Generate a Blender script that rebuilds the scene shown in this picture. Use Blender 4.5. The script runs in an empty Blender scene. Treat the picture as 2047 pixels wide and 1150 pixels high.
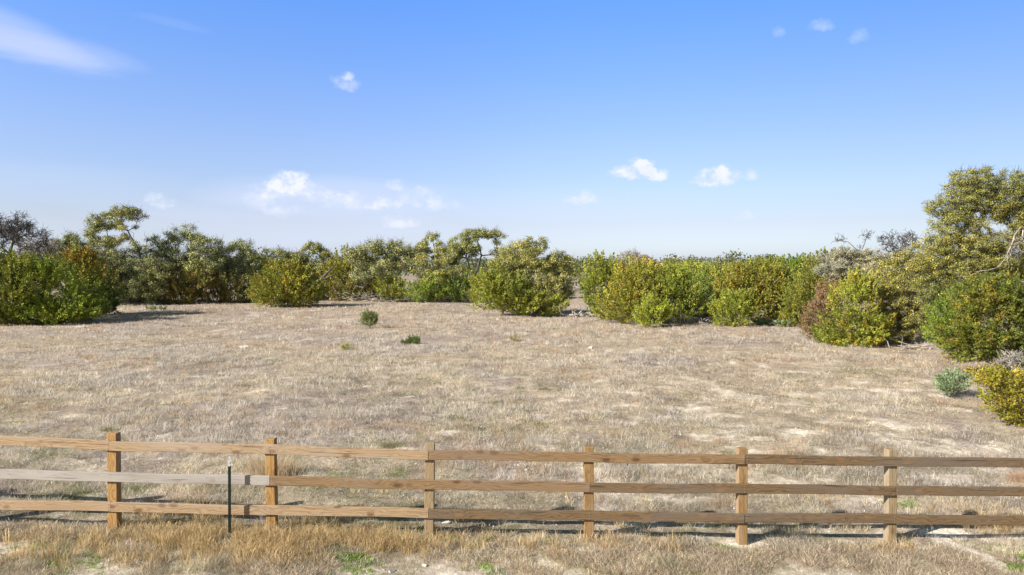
import bpy, math, random
import numpy as np
from mathutils import Vector, Matrix

# ------------------------------------------------------------------ camera, world, sun, exposure
sc = bpy.context.scene
COL = sc.collection
W, H, F = 2047.0, 1150.0, 1383.0            # photograph size and focal length in its pixels
CAMZ = 4.4
PITCH = math.atan(50 / F)
cam = bpy.data.cameras.new('camera')
camo = bpy.data.objects.new('camera', cam)
COL.objects.link(camo)
cam.sensor_width = 36; cam.lens = 36 * F / W
cam.clip_start = 0.1; cam.clip_end = 9000
camo.location = (0, 0, CAMZ)
camo.rotation_euler = (math.pi / 2 - PITCH, 0, 0)
sc.camera = camo

SUN_TO = Vector((-1.5, -0.93, 1.0)).normalized()     # towards the sun
EL = math.asin(SUN_TO.z); AZ = math.atan2(SUN_TO.x, SUN_TO.y)
sun = bpy.data.lights.new('sun', 'SUN')
sun.energy = 5.0; sun.angle = math.radians(0.5); sun.color = (1.0, 0.945, 0.87)
suno = bpy.data.objects.new('sun', sun); COL.objects.link(suno)
suno.location = (-40, -25, 40)
suno.rotation_euler = (-SUN_TO).to_track_quat('-Z', 'Y').to_euler()

sc.view_settings.view_transform = 'Standard'
sc.view_settings.look = 'None'
sc.view_settings.exposure = 0.85
sc.view_settings.gamma = 1
sc.cycles.max_bounces = 6
sc.cycles.diffuse_bounces = 3
sc.cycles.transmission_bounces = 3

TH = PITCH
def ray(px, py):
    a = (px - W / 2) / F; b = (py - H / 2) / F
    return np.array([a, math.cos(TH) - b * math.sin(TH), -math.sin(TH) - b * math.cos(TH)])
def at(px, py, Y):
    d = ray(px, py); t = Y / d[1]
    return np.array([d[0] * t, Y, CAMZ + d[2] * t])

class NT:
    """small helper that writes node trees"""
    def __init__(s, tree): s.t = tree; s.n = tree.nodes; s.l = tree.links
    def new(s, typ, **k):
        n = s.n.new(typ)
        for a, b in k.items(): setattr(n, a, b)
        return n
    def put(s, sock, v):
        if isinstance(v, bpy.types.NodeSocket): s.l.new(v, sock)
        else: sock.default_value = v
    def m(s, op, a, b=None, c=None, clamp=False):
        n = s.new('ShaderNodeMath', operation=op, use_clamp=clamp)
        s.put(n.inputs[0], a)
        if b is not None: s.put(n.inputs[1], b)
        if c is not None: s.put(n.inputs[2], c)
        return n.outputs[0]
    def noise(s, vec, scale, detail=4, rough=.55, dist=0):
        n = s.new('ShaderNodeTexNoise')
        if vec is not None: s.put(n.inputs['Vector'], vec)
        n.inputs['Scale'].default_value = scale; n.inputs['Detail'].default_value = detail
        n.inputs['Roughness'].default_value = rough; n.inputs['Distortion'].default_value = dist
        return n.outputs['Fac']
    def mix(s, f, a, b, mode='MIX'):
        n = s.new('ShaderNodeMix', data_type='RGBA', blend_type=mode)
        s.put(n.inputs[0], f)
        s.put(n.inputs[6], a if isinstance(a, bpy.types.NodeSocket) else (*a[:3], 1))
        s.put(n.inputs[7], b if isinstance(b, bpy.types.NodeSocket) else (*b[:3], 1))
        return n.outputs[2]
    def step(s, v, lo, hi, a=0., b=1.):
        n = s.new('ShaderNodeMapRange', interpolation_type='SMOOTHSTEP')
        s.put(n.inputs[0], v)
        for i, x in zip((1, 2, 3, 4), (lo, hi, a, b)): s.put(n.inputs[i], x)
        return n.outputs[0]
    def mapping(s, vec, scale=(1, 1, 1), loc=(0, 0, 0)):
        n = s.new('ShaderNodeMapping'); s.put(n.inputs[0], vec)
        n.inputs['Scale'].default_value = scale; s.put(n.inputs['Location'], loc)
        return n.outputs[0]

world = bpy.data.worlds.new("World"); sc.world = world; world.use_nodes = True
w = NT(world.node_tree)
for n in list(w.n): w.n.remove(n)
sky = w.new('ShaderNodeTexSky', sky_type='NISHITA')
sky.sun_disc = False; sky.sun_elevation = EL; sky.sun_rotation = AZ % (2 * math.pi)
sky.altitude = 300; sky.air_density = 1.0; sky.dust_density = 0.6; sky.ozone_density = 3.0
tc = w.new('ShaderNodeTexCoord')
sx = w.new('ShaderNodeSeparateXYZ'); w.l.new(tc.outputs['Generated'], sx.inputs[0])
az = w.m('ARCTAN2', sx.outputs[0], sx.outputs[1])
el = w.m('ARCSINE', sx.outputs[2])
nv = w.mapping(tc.outputs['Generated'], (1, 1, 1.3))
n1 = w.m('SUBTRACT', w.noise(nv, 46, 7, .62), .5)
n2 = w.m('SUBTRACT', w.noise(nv, 9, 3, .5), .5)
thin = w.m('SUBTRACT', w.noise(w.mapping(tc.outputs['Generated'], (1, 1, 6)), 5, 5, .6), .5)
def cl_dir(px, py):
    d = ray(px, py); return math.atan2(d[0], d[1]), math.asin(d[2] / np.linalg.norm(d))
# cumulus puffs: direction, angular half sizes, strength
PUFF = [(1268, 343, 38, 21, 1.), (1303, 350, 26, 14, .95), (1290, 338, 18, 16, 1.), (1440, 355, 40, 20, .9), (1404, 363, 24, 10, .7), (1448, 345, 20, 13, .6),
        (1505, 352, 15, 14, .6), (1166, 399, 32, 16, .8), (573, 368, 36, 22, .8), (590, 356, 20, 14, .7), (545, 385, 34, 18, .6),
        (605, 380, 34, 16, .7), (795, 372, 16, 13, .7), (755, 410, 26, 13, .7), (785, 413, 18, 9, .6), (792, 446, 48, 13, .75),
        (688, 168, 26, 17, .4), (692, 154, 15, 8, .35), (322, 406, 26, 14, .6), (650, 395, 44, 16, .45), (700, 405, 50, 18, .42),
        (1485, 430, 18, 9, .4), (1645, 53, 22, 11, .3), (1557, 68, 13, 10, .25), (1718, 75, 20, 13, .22), (520, 405, 40, 22, .4),
        (560, 422, 36, 16, .45), (840, 400, 40, 20, .4), (880, 410, 44, 16, .35)]
VEIL = [(60, 88, 135, 28, -.16, .6), (30, 70, 120, 34, -.25, .40), (170, 110, 90, 22, -.12, .3), (345, 45, 60, 7, -.1, .08), (150, 380, 210, 45, 0, .18), (660, 405, 260, 48, 0, .62),
        (1020, 435, 420, 50, 0, .3), (600, 455, 420, 55, 0, .5), (1400, 452, 340, 30, 0, .16), (100, 470, 300, 60, 0, .2)]
tot = None
for px, py, rx, ry, s in PUFF:
    a, e = cl_dir(px, py); ra, re = rx * 1.12 / F * math.cos(a), ry * 1.15 / F
    u = w.m('DIVIDE', w.m('SUBTRACT', w.m('MULTIPLY_ADD', n2, .018, az), a), ra)
    v = w.m('DIVIDE', w.m('SUBTRACT', w.m('MULTIPLY_ADD', n2, -.008, el), e), re)
    v = w.m('MULTIPLY', v, w.m('MULTIPLY_ADD', w.m('LESS_THAN', v, 0.), .5, 1.))        # flatter undersides
    d = w.m('ADD', w.m('MULTIPLY', u, u), w.m('MULTIPLY', v, v))
    d = w.m('SUBTRACT', w.m('SUBTRACT', 1., d), w.m('MULTIPLY', n1, -4.6))
    k = w.m('MULTIPLY', w.m('MULTIPLY', w.step(d, -.35, 1.55), w.step(w.m('ADD', w.m('MULTIPLY', u, u), w.m('MULTIPLY', v, v)), 1.0, 2.6, 1, 0)), s)
    tot = k if tot is None else w.m('ADD', tot, k)
puff = w.m('MINIMUM', tot, 1.0)
tv = None
for px, py, rx, ry, rot, s in VEIL:
    a, e = cl_dir(px, py)
    u0 = w.m('SUBTRACT', az, a); v0 = w.m('SUBTRACT', w.m('MULTIPLY_ADD', u0, -rot, el), e)
    u = w.m('DIVIDE', u0, rx / F); v = w.m('DIVIDE', w.m('MULTIPLY_ADD', thin, .02, v0), ry / F)
    d = w.m('ADD', w.m('MULTIPLY', u, u), w.m('MULTIPLY', v, v))
    d = w.m('MULTIPLY_ADD', thin, 2.0, w.m('SUBTRACT', 1., d))
    k = w.m('MULTIPLY', w.step(d, -.6, 1.3), s)
    tv = k if tv is None else w.m('MAXIMUM', tv, k)
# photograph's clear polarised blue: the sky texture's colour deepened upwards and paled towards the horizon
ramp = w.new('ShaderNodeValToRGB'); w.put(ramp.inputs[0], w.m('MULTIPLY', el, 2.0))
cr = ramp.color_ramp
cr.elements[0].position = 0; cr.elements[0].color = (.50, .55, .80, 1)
cr.elements[1].position = 1; cr.elements[1].color = (.56, .55, .50, 1)  # overhead, out of view: neutral tint added to lessen blue fill light
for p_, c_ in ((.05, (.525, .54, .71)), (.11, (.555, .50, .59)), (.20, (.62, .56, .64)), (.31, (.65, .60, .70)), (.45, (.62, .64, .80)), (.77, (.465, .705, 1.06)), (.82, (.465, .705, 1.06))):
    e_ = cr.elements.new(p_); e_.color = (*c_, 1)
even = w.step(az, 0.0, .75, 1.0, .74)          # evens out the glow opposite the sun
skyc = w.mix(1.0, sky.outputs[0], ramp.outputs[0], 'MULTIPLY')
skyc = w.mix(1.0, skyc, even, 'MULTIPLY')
skyc = w.mix(w.step(sx.outputs[1], .45, -.1), skyc, w.mix(1.0, skyc, (1.0, .84, .60), 'MULTIPLY'))     # unseen sky behind the camera warmed, added to take blue out of shadows
CLOUD = (3.4, 3.55, 3.95)
VEILC = (2.75, 3.0, 3.9)
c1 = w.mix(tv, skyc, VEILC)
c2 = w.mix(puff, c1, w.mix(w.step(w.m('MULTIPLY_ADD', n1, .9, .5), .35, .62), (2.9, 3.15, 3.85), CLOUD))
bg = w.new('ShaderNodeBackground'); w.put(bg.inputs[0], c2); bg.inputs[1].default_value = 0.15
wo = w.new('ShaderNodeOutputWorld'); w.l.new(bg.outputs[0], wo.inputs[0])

# ------------------------------------------------------------------ helpers
def hash2(ix, iy, seed):
    h = (ix.astype(np.int64) * 374761393 + iy.astype(np.int64) * 668265263 + seed * 982451653) & 0x7fffffff
    h = ((h ^ (h >> 13)) * 1274126177) & 0x7fffffff
    return ((h ^ (h >> 16)) & 0xffff) / 65535.0
def vnoise(x, y, seed=0):
    x = np.asarray(x, float); y = np.asarray(y, float)
    ix = np.floor(x); iy = np.floor(y); fx = x - ix; fy = y - iy
    fx = fx * fx * (3 - 2 * fx); fy = fy * fy * (3 - 2 * fy)
    a = hash2(ix, iy, seed); b = hash2(ix + 1, iy, seed); c = hash2(ix, iy + 1, seed); d = hash2(ix + 1, iy + 1, seed)
    return (a * (1 - fx) + b * fx) * (1 - fy) + (c * (1 - fx) + d * fx) * fy
def fbm(x, y, seed=0, o=4):
    s = 0; a = .5; t = 0
    for i in range(o):
        s = s + a * vnoise(x * 2 ** i, y * 2 ** i, seed + i * 17); t += a; a *= .55
    return s / t
def sst(v, lo, hi):
    t = np.clip((v - lo) / (hi - lo), 0, 1); return t * t * (3 - 2 * t)
def g(x, y):
    """height of the ground"""
    x = np.asarray(x, float); y = np.asarray(y, float)
    near = 1 - sst(y, 14, 45)
    slope = -0.026 * np.clip(x, -14, 10) * near
    lump = (fbm(x * .25, y * .25, 5) - .5) * .22 * sst(np.hypot(x, y), 6, 25)
    small = (fbm(x * 1.7, y * 1.7, 9) - .5) * .13 * (.6 + .4 * sst(y, 12, 16))
    return slope + lump + small
def hit(px, py):
    d = ray(px, py); t = (0 - CAMZ) / d[2]
    for i in range(12): t = (float(g(d[0] * t, d[1] * t)) - CAMZ) / d[2]
    return np.array([d[0] * t, d[1] * t, float(g(d[0] * t, d[1] * t))])

def mesh_obj(name, verts, quads=None, tris=None, mat=None, col=None, parent=None, smooth=False, mats=None):
    me = bpy.data.meshes.new(name)
    verts = np.asarray(verts, np.float32).reshape(-1, 3)
    nq = 0 if quads is None else len(quads); ntr = 0 if tris is None else len(tris)
    loops = []
    if nq: loops.append(np.asarray(quads, np.int32).ravel())
    if ntr: loops.append(np.asarray(tris, np.int32).ravel())
    loops = np.concatenate(loops)
    me.vertices.add(len(verts)); me.vertices.foreach_set('co', verts.ravel())
    me.loops.add(len(loops)); me.loops.foreach_set('vertex_index', loops)
    me.polygons.add(nq + ntr)
    st = np.concatenate([np.arange(nq) * 4, nq * 4 + np.arange(ntr) * 3]).astype(np.int32)
    me.polygons.foreach_set('loop_start', st)
    me.polygons.foreach_set('use_smooth', np.full(nq + ntr, bool(smooth)))
    me.update(calc_edges=True)
    if col is not None:
        ca = me.color_attributes.new('Col', 'FLOAT_COLOR', 'POINT')
        c4 = np.ones((len(verts), 4), np.float32); c4[:, :3] = col
        ca.data.foreach_set('color', c4.ravel())
    if mat: me.materials.append(mat)
    o = bpy.data.objects.new(name, me); COL.objects.link(o)
    if parent: o.parent = parent
    return o
def tag(o, label=None, cat=None, group=None, kind=None):
    if label: o['label'] = label
    if cat: o['category'] = cat
    if group: o['group'] = group
    if kind: o['kind'] = kind
    return o
def empty(name, loc, rz=0):
    o = bpy.data.objects.new(name, None); COL.objects.link(o)
    o.location = [float(v) for v in loc]; o.rotation_euler = (0, 0, rz); o.empty_display_size = .2
    return o

class MB:
    """collects tubes and boxes into one mesh"""
    def __init__(s): s.v = []; s.q = []; s.n = 0; s.t = []
    def add(s, v, q=(), t=()):
        v = np.asarray(v, float); s.v.append(v)
        if len(q): s.q.append(np.asarray(q) + s.n)
        if len(t): s.t.append(np.asarray(t) + s.n)
        s.n += len(v)
    def tube(s, pts, rad, k=5, cap=True):
        pts = np.asarray(pts, float); rad = np.asarray(rad, float)
        if len(pts) < 2: return
        t = np.gradient(pts, axis=0); t /= np.linalg.norm(t, axis=1)[:, None] + 1e-9
        ref = np.array([.31, .87, .2]) if abs(t[0][2]) > .8 else np.array([.05, .02, 1.])
        u = np.cross(t, ref); u /= np.linalg.norm(u, axis=1)[:, None] + 1e-9
        v = np.cross(t, u)
        an = np.arange(k) * 2 * math.pi / k
        ring = pts[:, None] + rad[:, None, None] * (np.cos(an)[None, :, None] * u[:, None] + np.sin(an)[None, :, None] * v[:, None])
        n = len(pts); i = np.arange(n - 1)[:, None] * k; j = np.arange(k)[None]; j2 = (j + 1) % k
        q = np.stack([i + j, i + j2, i + k + j2, i + k + j], -1).reshape(-1, 4)
        V = ring.reshape(-1, 3); T = []
        if cap:
            V = np.vstack([V, pts[0], pts[-1]]); a = len(V) - 2
            T = [(a, (x + 1) % k, x) for x in range(k)] + [(a + 1, (n - 1) * k + x, (n - 1) * k + (x + 1) % k) for x in range(k)]
        s.add(V, q, T)
    def box(s, c, h, rot=0, bev=0):
        c = np.asarray(c, float); hx, hy, hz = h
        if bev:
            V = []
            for sz in (-1, 1):
                for (ax, ay) in ((hx - bev, -hy), (hx, -hy + bev), (hx, hy - bev), (hx - bev, hy), (-hx + bev, hy), (-hx, hy - bev), (-hx, -hy + bev), (-hx + bev, -hy)):
                    V.append((ax, ay, sz * (hz - bev)))
            for sz in (-1, 1):
                for (ax, ay) in ((hx - bev, -hy + bev), (hx - bev, -hy + bev), (hx - bev, hy - bev), (hx - bev, hy - bev), (-hx + bev, hy - bev), (-hx + bev, hy - bev), (-hx + bev, -hy + bev), (-hx + bev, -hy + bev)):
                    V.append((ax, ay, sz * hz))
            V = np.array(V); Q = []
            for i in range(8):
                j = (i + 1) % 8
                Q.append((i, j, 8 + j, 8 + i)); Q.append((8 + i, 8 + j, 24 + j, 24 + i)); Q.append((j, i, 16 + i, 16 + j))
            Q += [(24, 26, 28, 30), (22, 20, 18, 16)]
        else:
            V = np.array([(x * hx, y * hy, z * hz) for z in (-1, 1) for x, y in ((-1, -1), (1, -1), (1, 1), (-1, 1))])
            Q = [(3, 2, 1, 0), (4, 5, 6, 7), (0, 1, 5, 4), (1, 2, 6, 5), (2, 3, 7, 6), (3, 0, 4, 7)]
        if rot:
            cc, ss = math.cos(rot), math.sin(rot)
            V = np.stack([V[:, 0] * cc - V[:, 1] * ss, V[:, 0] * ss + V[:, 1] * cc, V[:, 2]], 1)
        s.add(V + c, Q)
    def build(s, name, mat, parent=None, smooth=False, col=None):
        V = np.vstack(s.v)
        return mesh_obj(name, V, np.vstack(s.q) if s.q else None, np.vstack(s.t) if s.t else None, mat, col, parent, smooth)

# ------------------------------------------------------------------ materials
def mat_new(name):
    m = bpy.data.materials.new(name); m.use_nodes = True
    n = NT(m.node_tree); b = n.n['Principled BSDF']
    return m, n, b
def mat_leaf(name, trans=.3, rough=.55, spec=.3, jitter=.25):
    m, n, b = mat_new(name)
    a = n.new('ShaderNodeVertexColor', layer_name='Col')
    geo = n.new('ShaderNodeNewGeometry')
    nz = n.noise(geo.outputs['Position'], 2.3, 3)
    c = n.mix(1.0, a.outputs[0], n.mix(n.step(nz, .3, .7), (1 - jitter,) * 3, (1 + jitter,) * 3), 'MULTIPLY')
    n.put(b.inputs['Base Color'], c); b.inputs['Roughness'].default_value = rough
    b.inputs['Specular IOR Level'].default_value = spec
    t = n.new('ShaderNodeBsdfTranslucent'); n.put(t.inputs[0], n.mix(1.0, c, (1.1, 1.15, .6), 'MULTIPLY'))
    mx = n.new('ShaderNodeMixShader'); mx.inputs[0].default_value = trans
    n.l.new(b.outputs[0], mx.inputs[1]); n.l.new(t.outputs[0], mx.inputs[2])
    n.l.new(mx.outputs[0], n.n['Material Output'].inputs[0])
    return m
def mat_bark(name, a, bcol, scale=6):
    m, n, b = mat_new(name)
    tcn = n.new('ShaderNodeTexCoord')
    nz = n.noise(n.mapping(tcn.outputs['Object'], (1, 1, .4)), scale, 6, .65)
    c = n.mix(n.step(nz, .35, .65), a, bcol)
    n.put(b.inputs['Base Color'], c); b.inputs['Roughness'].default_value = .9
    bp = n.new('ShaderNodeBump'); bp.inputs['Strength'].default_value = .6; bp.inputs['Distance'].default_value = .03
    n.put(bp.inputs['Height'], n.noise(n.mapping(tcn.outputs['Object'], (1, 1, .3)), scale * 4, 4)); n.l.new(bp.outputs[0], b.inputs['Normal'])
    return m
M_OAK = mat_leaf('oak_leaves', .14, .5, .35)
M_JUN = mat_leaf('juniper_sprays', .08, .6, .25)
M_GRASS = mat_leaf('grass_blades', .3, .7, .2, .12)
M_BARK = mat_bark('oak_bark', (.045, .038, .033), (.14, .125, .11))
M_GREYBARK = mat_bark('weathered_wood', (.20, .175, .15), (.46, .42, .37))
M_JBARK = mat_bark('juniper_bark', (.11, .085, .065), (.30, .25, .20))
M_LIME = mat_bark('limestone', (.42, .38, .32), (.72, .68, .61), 9)

def mat_wood(name, dark, lite, knot, axis=0, grey=0.0, greyc=(.30, .27, .24)):
    m, n, b = mat_new(name)
    tcn = n.new('ShaderNodeTexCoord'); oi = n.new('ShaderNodeObjectInfo')
    off = n.new('ShaderNodeCombineXYZ')
    r = n.m('MULTIPLY', oi.outputs['Random'], 53.7)
    for i in range(3): n.put(off.inputs[i], r)
    def sc3(l, t): v = [t, t, t]; v[axis] = l; return tuple(v)
    P = n.new('ShaderNodeVectorMath', operation='ADD'); n.l.new(tcn.outputs['Object'], P.inputs[0]); n.l.new(off.outputs[0], P.inputs[1])
    p = P.outputs[0]
    # knots: stretched cells, few and far between
    vor = n.new('ShaderNodeTexVoronoi', feature='F1'); n.put(vor.inputs['Vector'], n.mapping(p, sc3(2.6, 5.5))); vor.inputs['Scale'].default_value = 1.0
    kd = vor.outputs['Distance']
    kn = n.step(kd, .10, .26, 1, 0)
    bend = n.m('MULTIPLY', n.step(kd, .0, .55, 1, 0), .9)
    warp = n.noise(n.mapping(p, sc3(1.2, 5)), 1.0, 3)
    gx = n.new('ShaderNodeSeparateXYZ'); n.l.new(p, gx.inputs[0])
    t_ax = gx.outputs[(axis + 2) % 3] if axis == 0 else gx.outputs[0]
    ph = n.m('ADD', n.m('MULTIPLY', t_ax, 150.), n.m('ADD', n.m('MULTIPLY', warp, 48.), n.m('MULTIPLY', bend, 12.)))
    rings = n.m('MULTIPLY_ADD', n.m('SINE', ph), .5, .5)
    fib = n.noise(n.mapping(p, sc3(2.5, 90)), 1.0, 4, .6)
    f = n.m('ADD', n.m('MULTIPLY', n.m('POWER', rings, 2.2), .26), n.m('MULTIPLY', fib, .75))
    c = n.mix(n.step(f, .18, .85), lite, dark)
    c = n.mix(n.m('MULTIPLY', kn, .85), c, knot)
    big = n.noise(n.mapping(p, sc3(.6, 3)), 1.0, 4)
    c = n.mix(n.m('MULTIPLY', n.step(big, .48 - grey * .3, .75 - grey * .25), 1.0 * (.7 if grey > .2 else .55)), c, greyc)
    # long dark checks
    chk = n.noise(n.mapping(p, sc3(1.1, 34)), 1.0, 2)
    c = n.mix(n.m('MULTIPLY', n.step(chk, .60, .70), .6), c, tuple(x * .35 for x in dark))
    n.put(b.inputs['Base Color'], c); b.inputs['Roughness'].default_value = .8; b.inputs['Specular IOR Level'].default_value = .25
    bp = n.new('ShaderNodeBump'); bp.inputs['Strength'].default_value = .35; bp.inputs['Distance'].default_value = .006
    n.put(bp.inputs['Height'], n.m('SUBTRACT', 1., f)); n.l.new(bp.outputs[0], b.inputs['Normal'])
    return m
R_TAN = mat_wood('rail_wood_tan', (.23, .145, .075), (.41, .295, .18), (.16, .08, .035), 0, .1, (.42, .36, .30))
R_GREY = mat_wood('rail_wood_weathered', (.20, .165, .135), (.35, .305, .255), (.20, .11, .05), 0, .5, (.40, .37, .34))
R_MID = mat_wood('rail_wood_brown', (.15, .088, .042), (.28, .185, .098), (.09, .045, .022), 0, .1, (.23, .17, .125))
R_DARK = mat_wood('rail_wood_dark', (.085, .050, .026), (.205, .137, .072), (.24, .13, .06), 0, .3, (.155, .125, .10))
P_ORANGE = mat_wood('post_wood_orange', (.20, .10, .03), (.43, .26, .10), (.22, .08, .025), 2)
P_BROWN = mat_wood('post_wood_brown', (.16, .085, .03), (.30, .188, .08), (.15, .07, .03), 2, .15, (.36, .28, .2))
P_GREY = mat_wood('post_wood_grey', (.18, .12, .065), (.35, .26, .15), (.2, .11, .05), 2, .3, (.30, .26, .20))

def mat_paint(name, c, c2, scale=25, rough=.5, metal=0):
    m, n, b = mat_new(name)
    tcn = n.new('ShaderNodeTexCoord')
    n.put(b.inputs['Base Color'], n.mix(n.step(n.noise(tcn.outputs['Object'], scale, 5, .6), .52, .68), c, c2))
    b.inputs['Roughness'].default_value = rough; b.inputs['Metallic'].default_value = metal
    return m
M_TGREEN = mat_paint('green_post_paint', (.012, .03, .024), (.03, .035, .028), 30, .45)
M_TWHITE = mat_paint('white_post_paint', (.75, .77, .78), (.45, .46, .46), 40, .5)
M_NAIL = mat_paint('galvanised_nail', (.55, .55, .55), (.3, .27, .24), 60, .4, .8)
M_WALL = mat_paint('painted_siding', (.74, .73, .70), (.62, .6, .57), 3, .7)
M_ROOF = mat_paint('metal_roofing', (.42, .43, .44), (.34, .35, .36), 3, .45)
M_GLASS = mat_paint('window_glass', (.03, .04, .05), (.05, .06, .07), 3, .1)
M_POLE = mat_paint('flag_pole_paint', (.65, .66, .68), (.5, .5, .52), 5, .35)

# ------------------------------------------------------------------ ground
scr_a, scr_b = hit(1870, 1072), hit(2004, 1134)
pt_c = hit(1897, 1066); pt_d = hit(1700, 1082)
FENCE_PX = [(-420, 1036), (-90, 1048), (230, 1060), (545, 1068), (858, 1073), (1177, 1078), (1482, 1086), (1779, 1086), (2080, 1082), (2375, 1078)]
FENCE_TOP = [838, 852, 865, 876.5, 885, 892, 895.5, 897.5, 899, 900]
posts_xy = [hit(*p) for p in FENCE_PX]
def seg_d(x, y, a, b):
    ax, ay = a[:2]; bx, by = b[:2]; dx, dy = bx - ax, by - ay
    t = np.clip(((x - ax) * dx + (y - ay) * dy) / (dx * dx + dy * dy), 0, 1)
    return np.hypot(x - ax - t * dx, y - ay - t * dy)
def bare(x, y):
    """where pale caliche soil shows"""
    z = np.exp(-((x - 6.4) / 5.5) ** 2 - ((y - 16.5) / 5.) ** 2)
    z = np.maximum(z, .5 * np.exp(-((x - 9) / 9.) ** 2 - ((y - 24) / 10.) ** 2))
    z = np.maximum(z, .75 * (1 - sst(y, 9.6, 10.4)))
    st = fbm(x * 1.2, y * 1.3, 31, 5)
    m = sst(st + .17 * z, .63, .80) * .8
    m = np.maximum(m, .35 * sst(fbm(x * .5, y * .5, 77, 5), .70, .80))
    m = m * (.35 + .65 * sst(fbm(x * 4.5, y * 4.5, 88, 3), .36, .60))
    nz = (fbm(x * 5, y * 5, 12, 3) - .5)
    for i in (4, 5, 6, 7):
        p = posts_xy[i]; r = (.16, .22, .42, .40)[i - 4]
        m = np.maximum(m, sst(r - np.hypot((x - p[0] - .05) * .8, (y - p[1] + .06) * 1.5) + nz * .3, 0, .12))
    m = np.maximum(m, sst(.21 - seg_d(x, y, scr_a, scr_b) + nz * .2, 0, .08))
    m = np.maximum(m, sst(.26 - np.hypot((x - pt_c[0]) * .5, (y - pt_c[1])) + nz * .22, 0, .08))
    m = np.maximum(m, .8 * sst(.12 - np.hypot((x - pt_d[0]) * .5, (y - pt_d[1])) + nz * .22, 0, .08))
    return m
GREYL = np.array((.525, .462, .43)); TAN = np.array((.58, .503, .41)); PINK = np.array((.52, .42, .355)); GREEN = np.array((.235, .235, .115)); OLIV = np.array((.40, .37, .265))
def field(x, y):
    """colour of the dry sward"""
    a = fbm(x * .16, y * .16, 3, 4); b = fbm(x * .6 + 9, y * .42, 14, 4); c = fbm(x * 2.0, y * 1.3, 40, 3)
    k = sst(a + .25 * (c - .5) + .12 * (x > 0), .44, .62)[:, None]
    col = (GREYL * (1 - k) + TAN * k)
    far = (sst(y, 30, 48) * sst(b, .38, .62))[:, None] * .6
    col = col * (1 - far) + PINK * far
    ng = ((1 - sst(y, 15, 24)) * .45 + .10) * sst(fbm(x * .6 + 40, y * .5, 55, 4), .38, .6)
    col = col * (1 - ng[:, None]) + OLIV * ng[:, None]
    gg = (1 - sst(y, 9, 20)) * sst(fbm(x * .8 + 70, y * .9, 66, 4), .56, .70) * .75
    col = col * (1 - gg[:, None]) + GREEN * gg[:, None]
    return col * (.72 + .56 * c)[:, None] * (.86 + .28 * b)[:, None]

def axis_grid(lo, hi, d, far_lo, far_hi, n):
    mid = np.arange(lo, hi, d)
    a = lo - np.geomspace(d, lo - far_lo, n)[::-1]; b = hi + np.geomspace(d, far_hi - hi, n)
    return np.concatenate([a, mid, b])
gx_ = axis_grid(-14, 14, .11, -3500, 3500, 90)
gy_ = np.concatenate([[-600, -200, -60, -20, -5, 0, 3, 5], np.arange(6, 22, .10), 22 + np.geomspace(.12, 4500, 190)])
XX, YY = np.meshgrid(gx_, gy_)
xf, yf = XX.ravel(), YY.ravel()
zz = g(xf, yf)
nx, ny = len(gx_), len(gy_)
i = np.arange(ny - 1)[:, None] * nx + np.arange(nx - 1)[None]
Q = np.stack([i, i + 1, i + nx + 1, i + nx], -1).reshape(-1, 4)
gc = field(xf, yf) * .68 * np.array((1.0, .95, .88))
bm_ = bare(xf, yf)[:, None]
gc = gc * (1 - bm_) + np.array((.76, .68, .57)) * bm_
M_GROUND, n, b = mat_new('field_soil')
a = n.new('ShaderNodeVertexColor', layer_name='Col'); geo = n.new('ShaderNodeNewGeometry')
n1_ = n.noise(geo.outputs['Position'], 9, 6, .7); n2_ = n.noise(geo.outputs['Position'], 1.3, 5, .6); n3_ = n.noise(geo.outputs['Position'], 45, 3, .7)
c = n.mix(1.0, a.outputs[0], n.mix(n.step(n1_, .3, .7), (.72, .70, .66), (1.25, 1.22, 1.18)), 'MULTIPLY')
c = n.mix(1.0, c, n.mix(n.step(n2_, .35, .65), (.88, .86, .84), (1.10, 1.10, 1.10)), 'MULTIPLY')
c = n.mix(n.m('MULTIPLY', n.step(n3_, .66, .74), .5), c, (.70, .64, .55))
n.put(b.inputs['Base Color'], c); b.inputs['Roughness'].default_value = .95; b.inputs['Specular IOR Level'].default_value = .1
bp = n.new('ShaderNodeBump'); bp.inputs['Strength'].default_value = 1.; bp.inputs['Distance'].default_value = .05
n.put(bp.inputs['Height'], n.m('ADD', n1_, n.m('MULTIPLY', n3_, .3))); n.l.new(bp.outputs[0], b.inputs['Normal'])
go = mesh_obj('ground', np.stack([xf, yf, zz], 1), Q, None, M_GROUND, gc, smooth=True)
tag(go, kind='structure')

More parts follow.
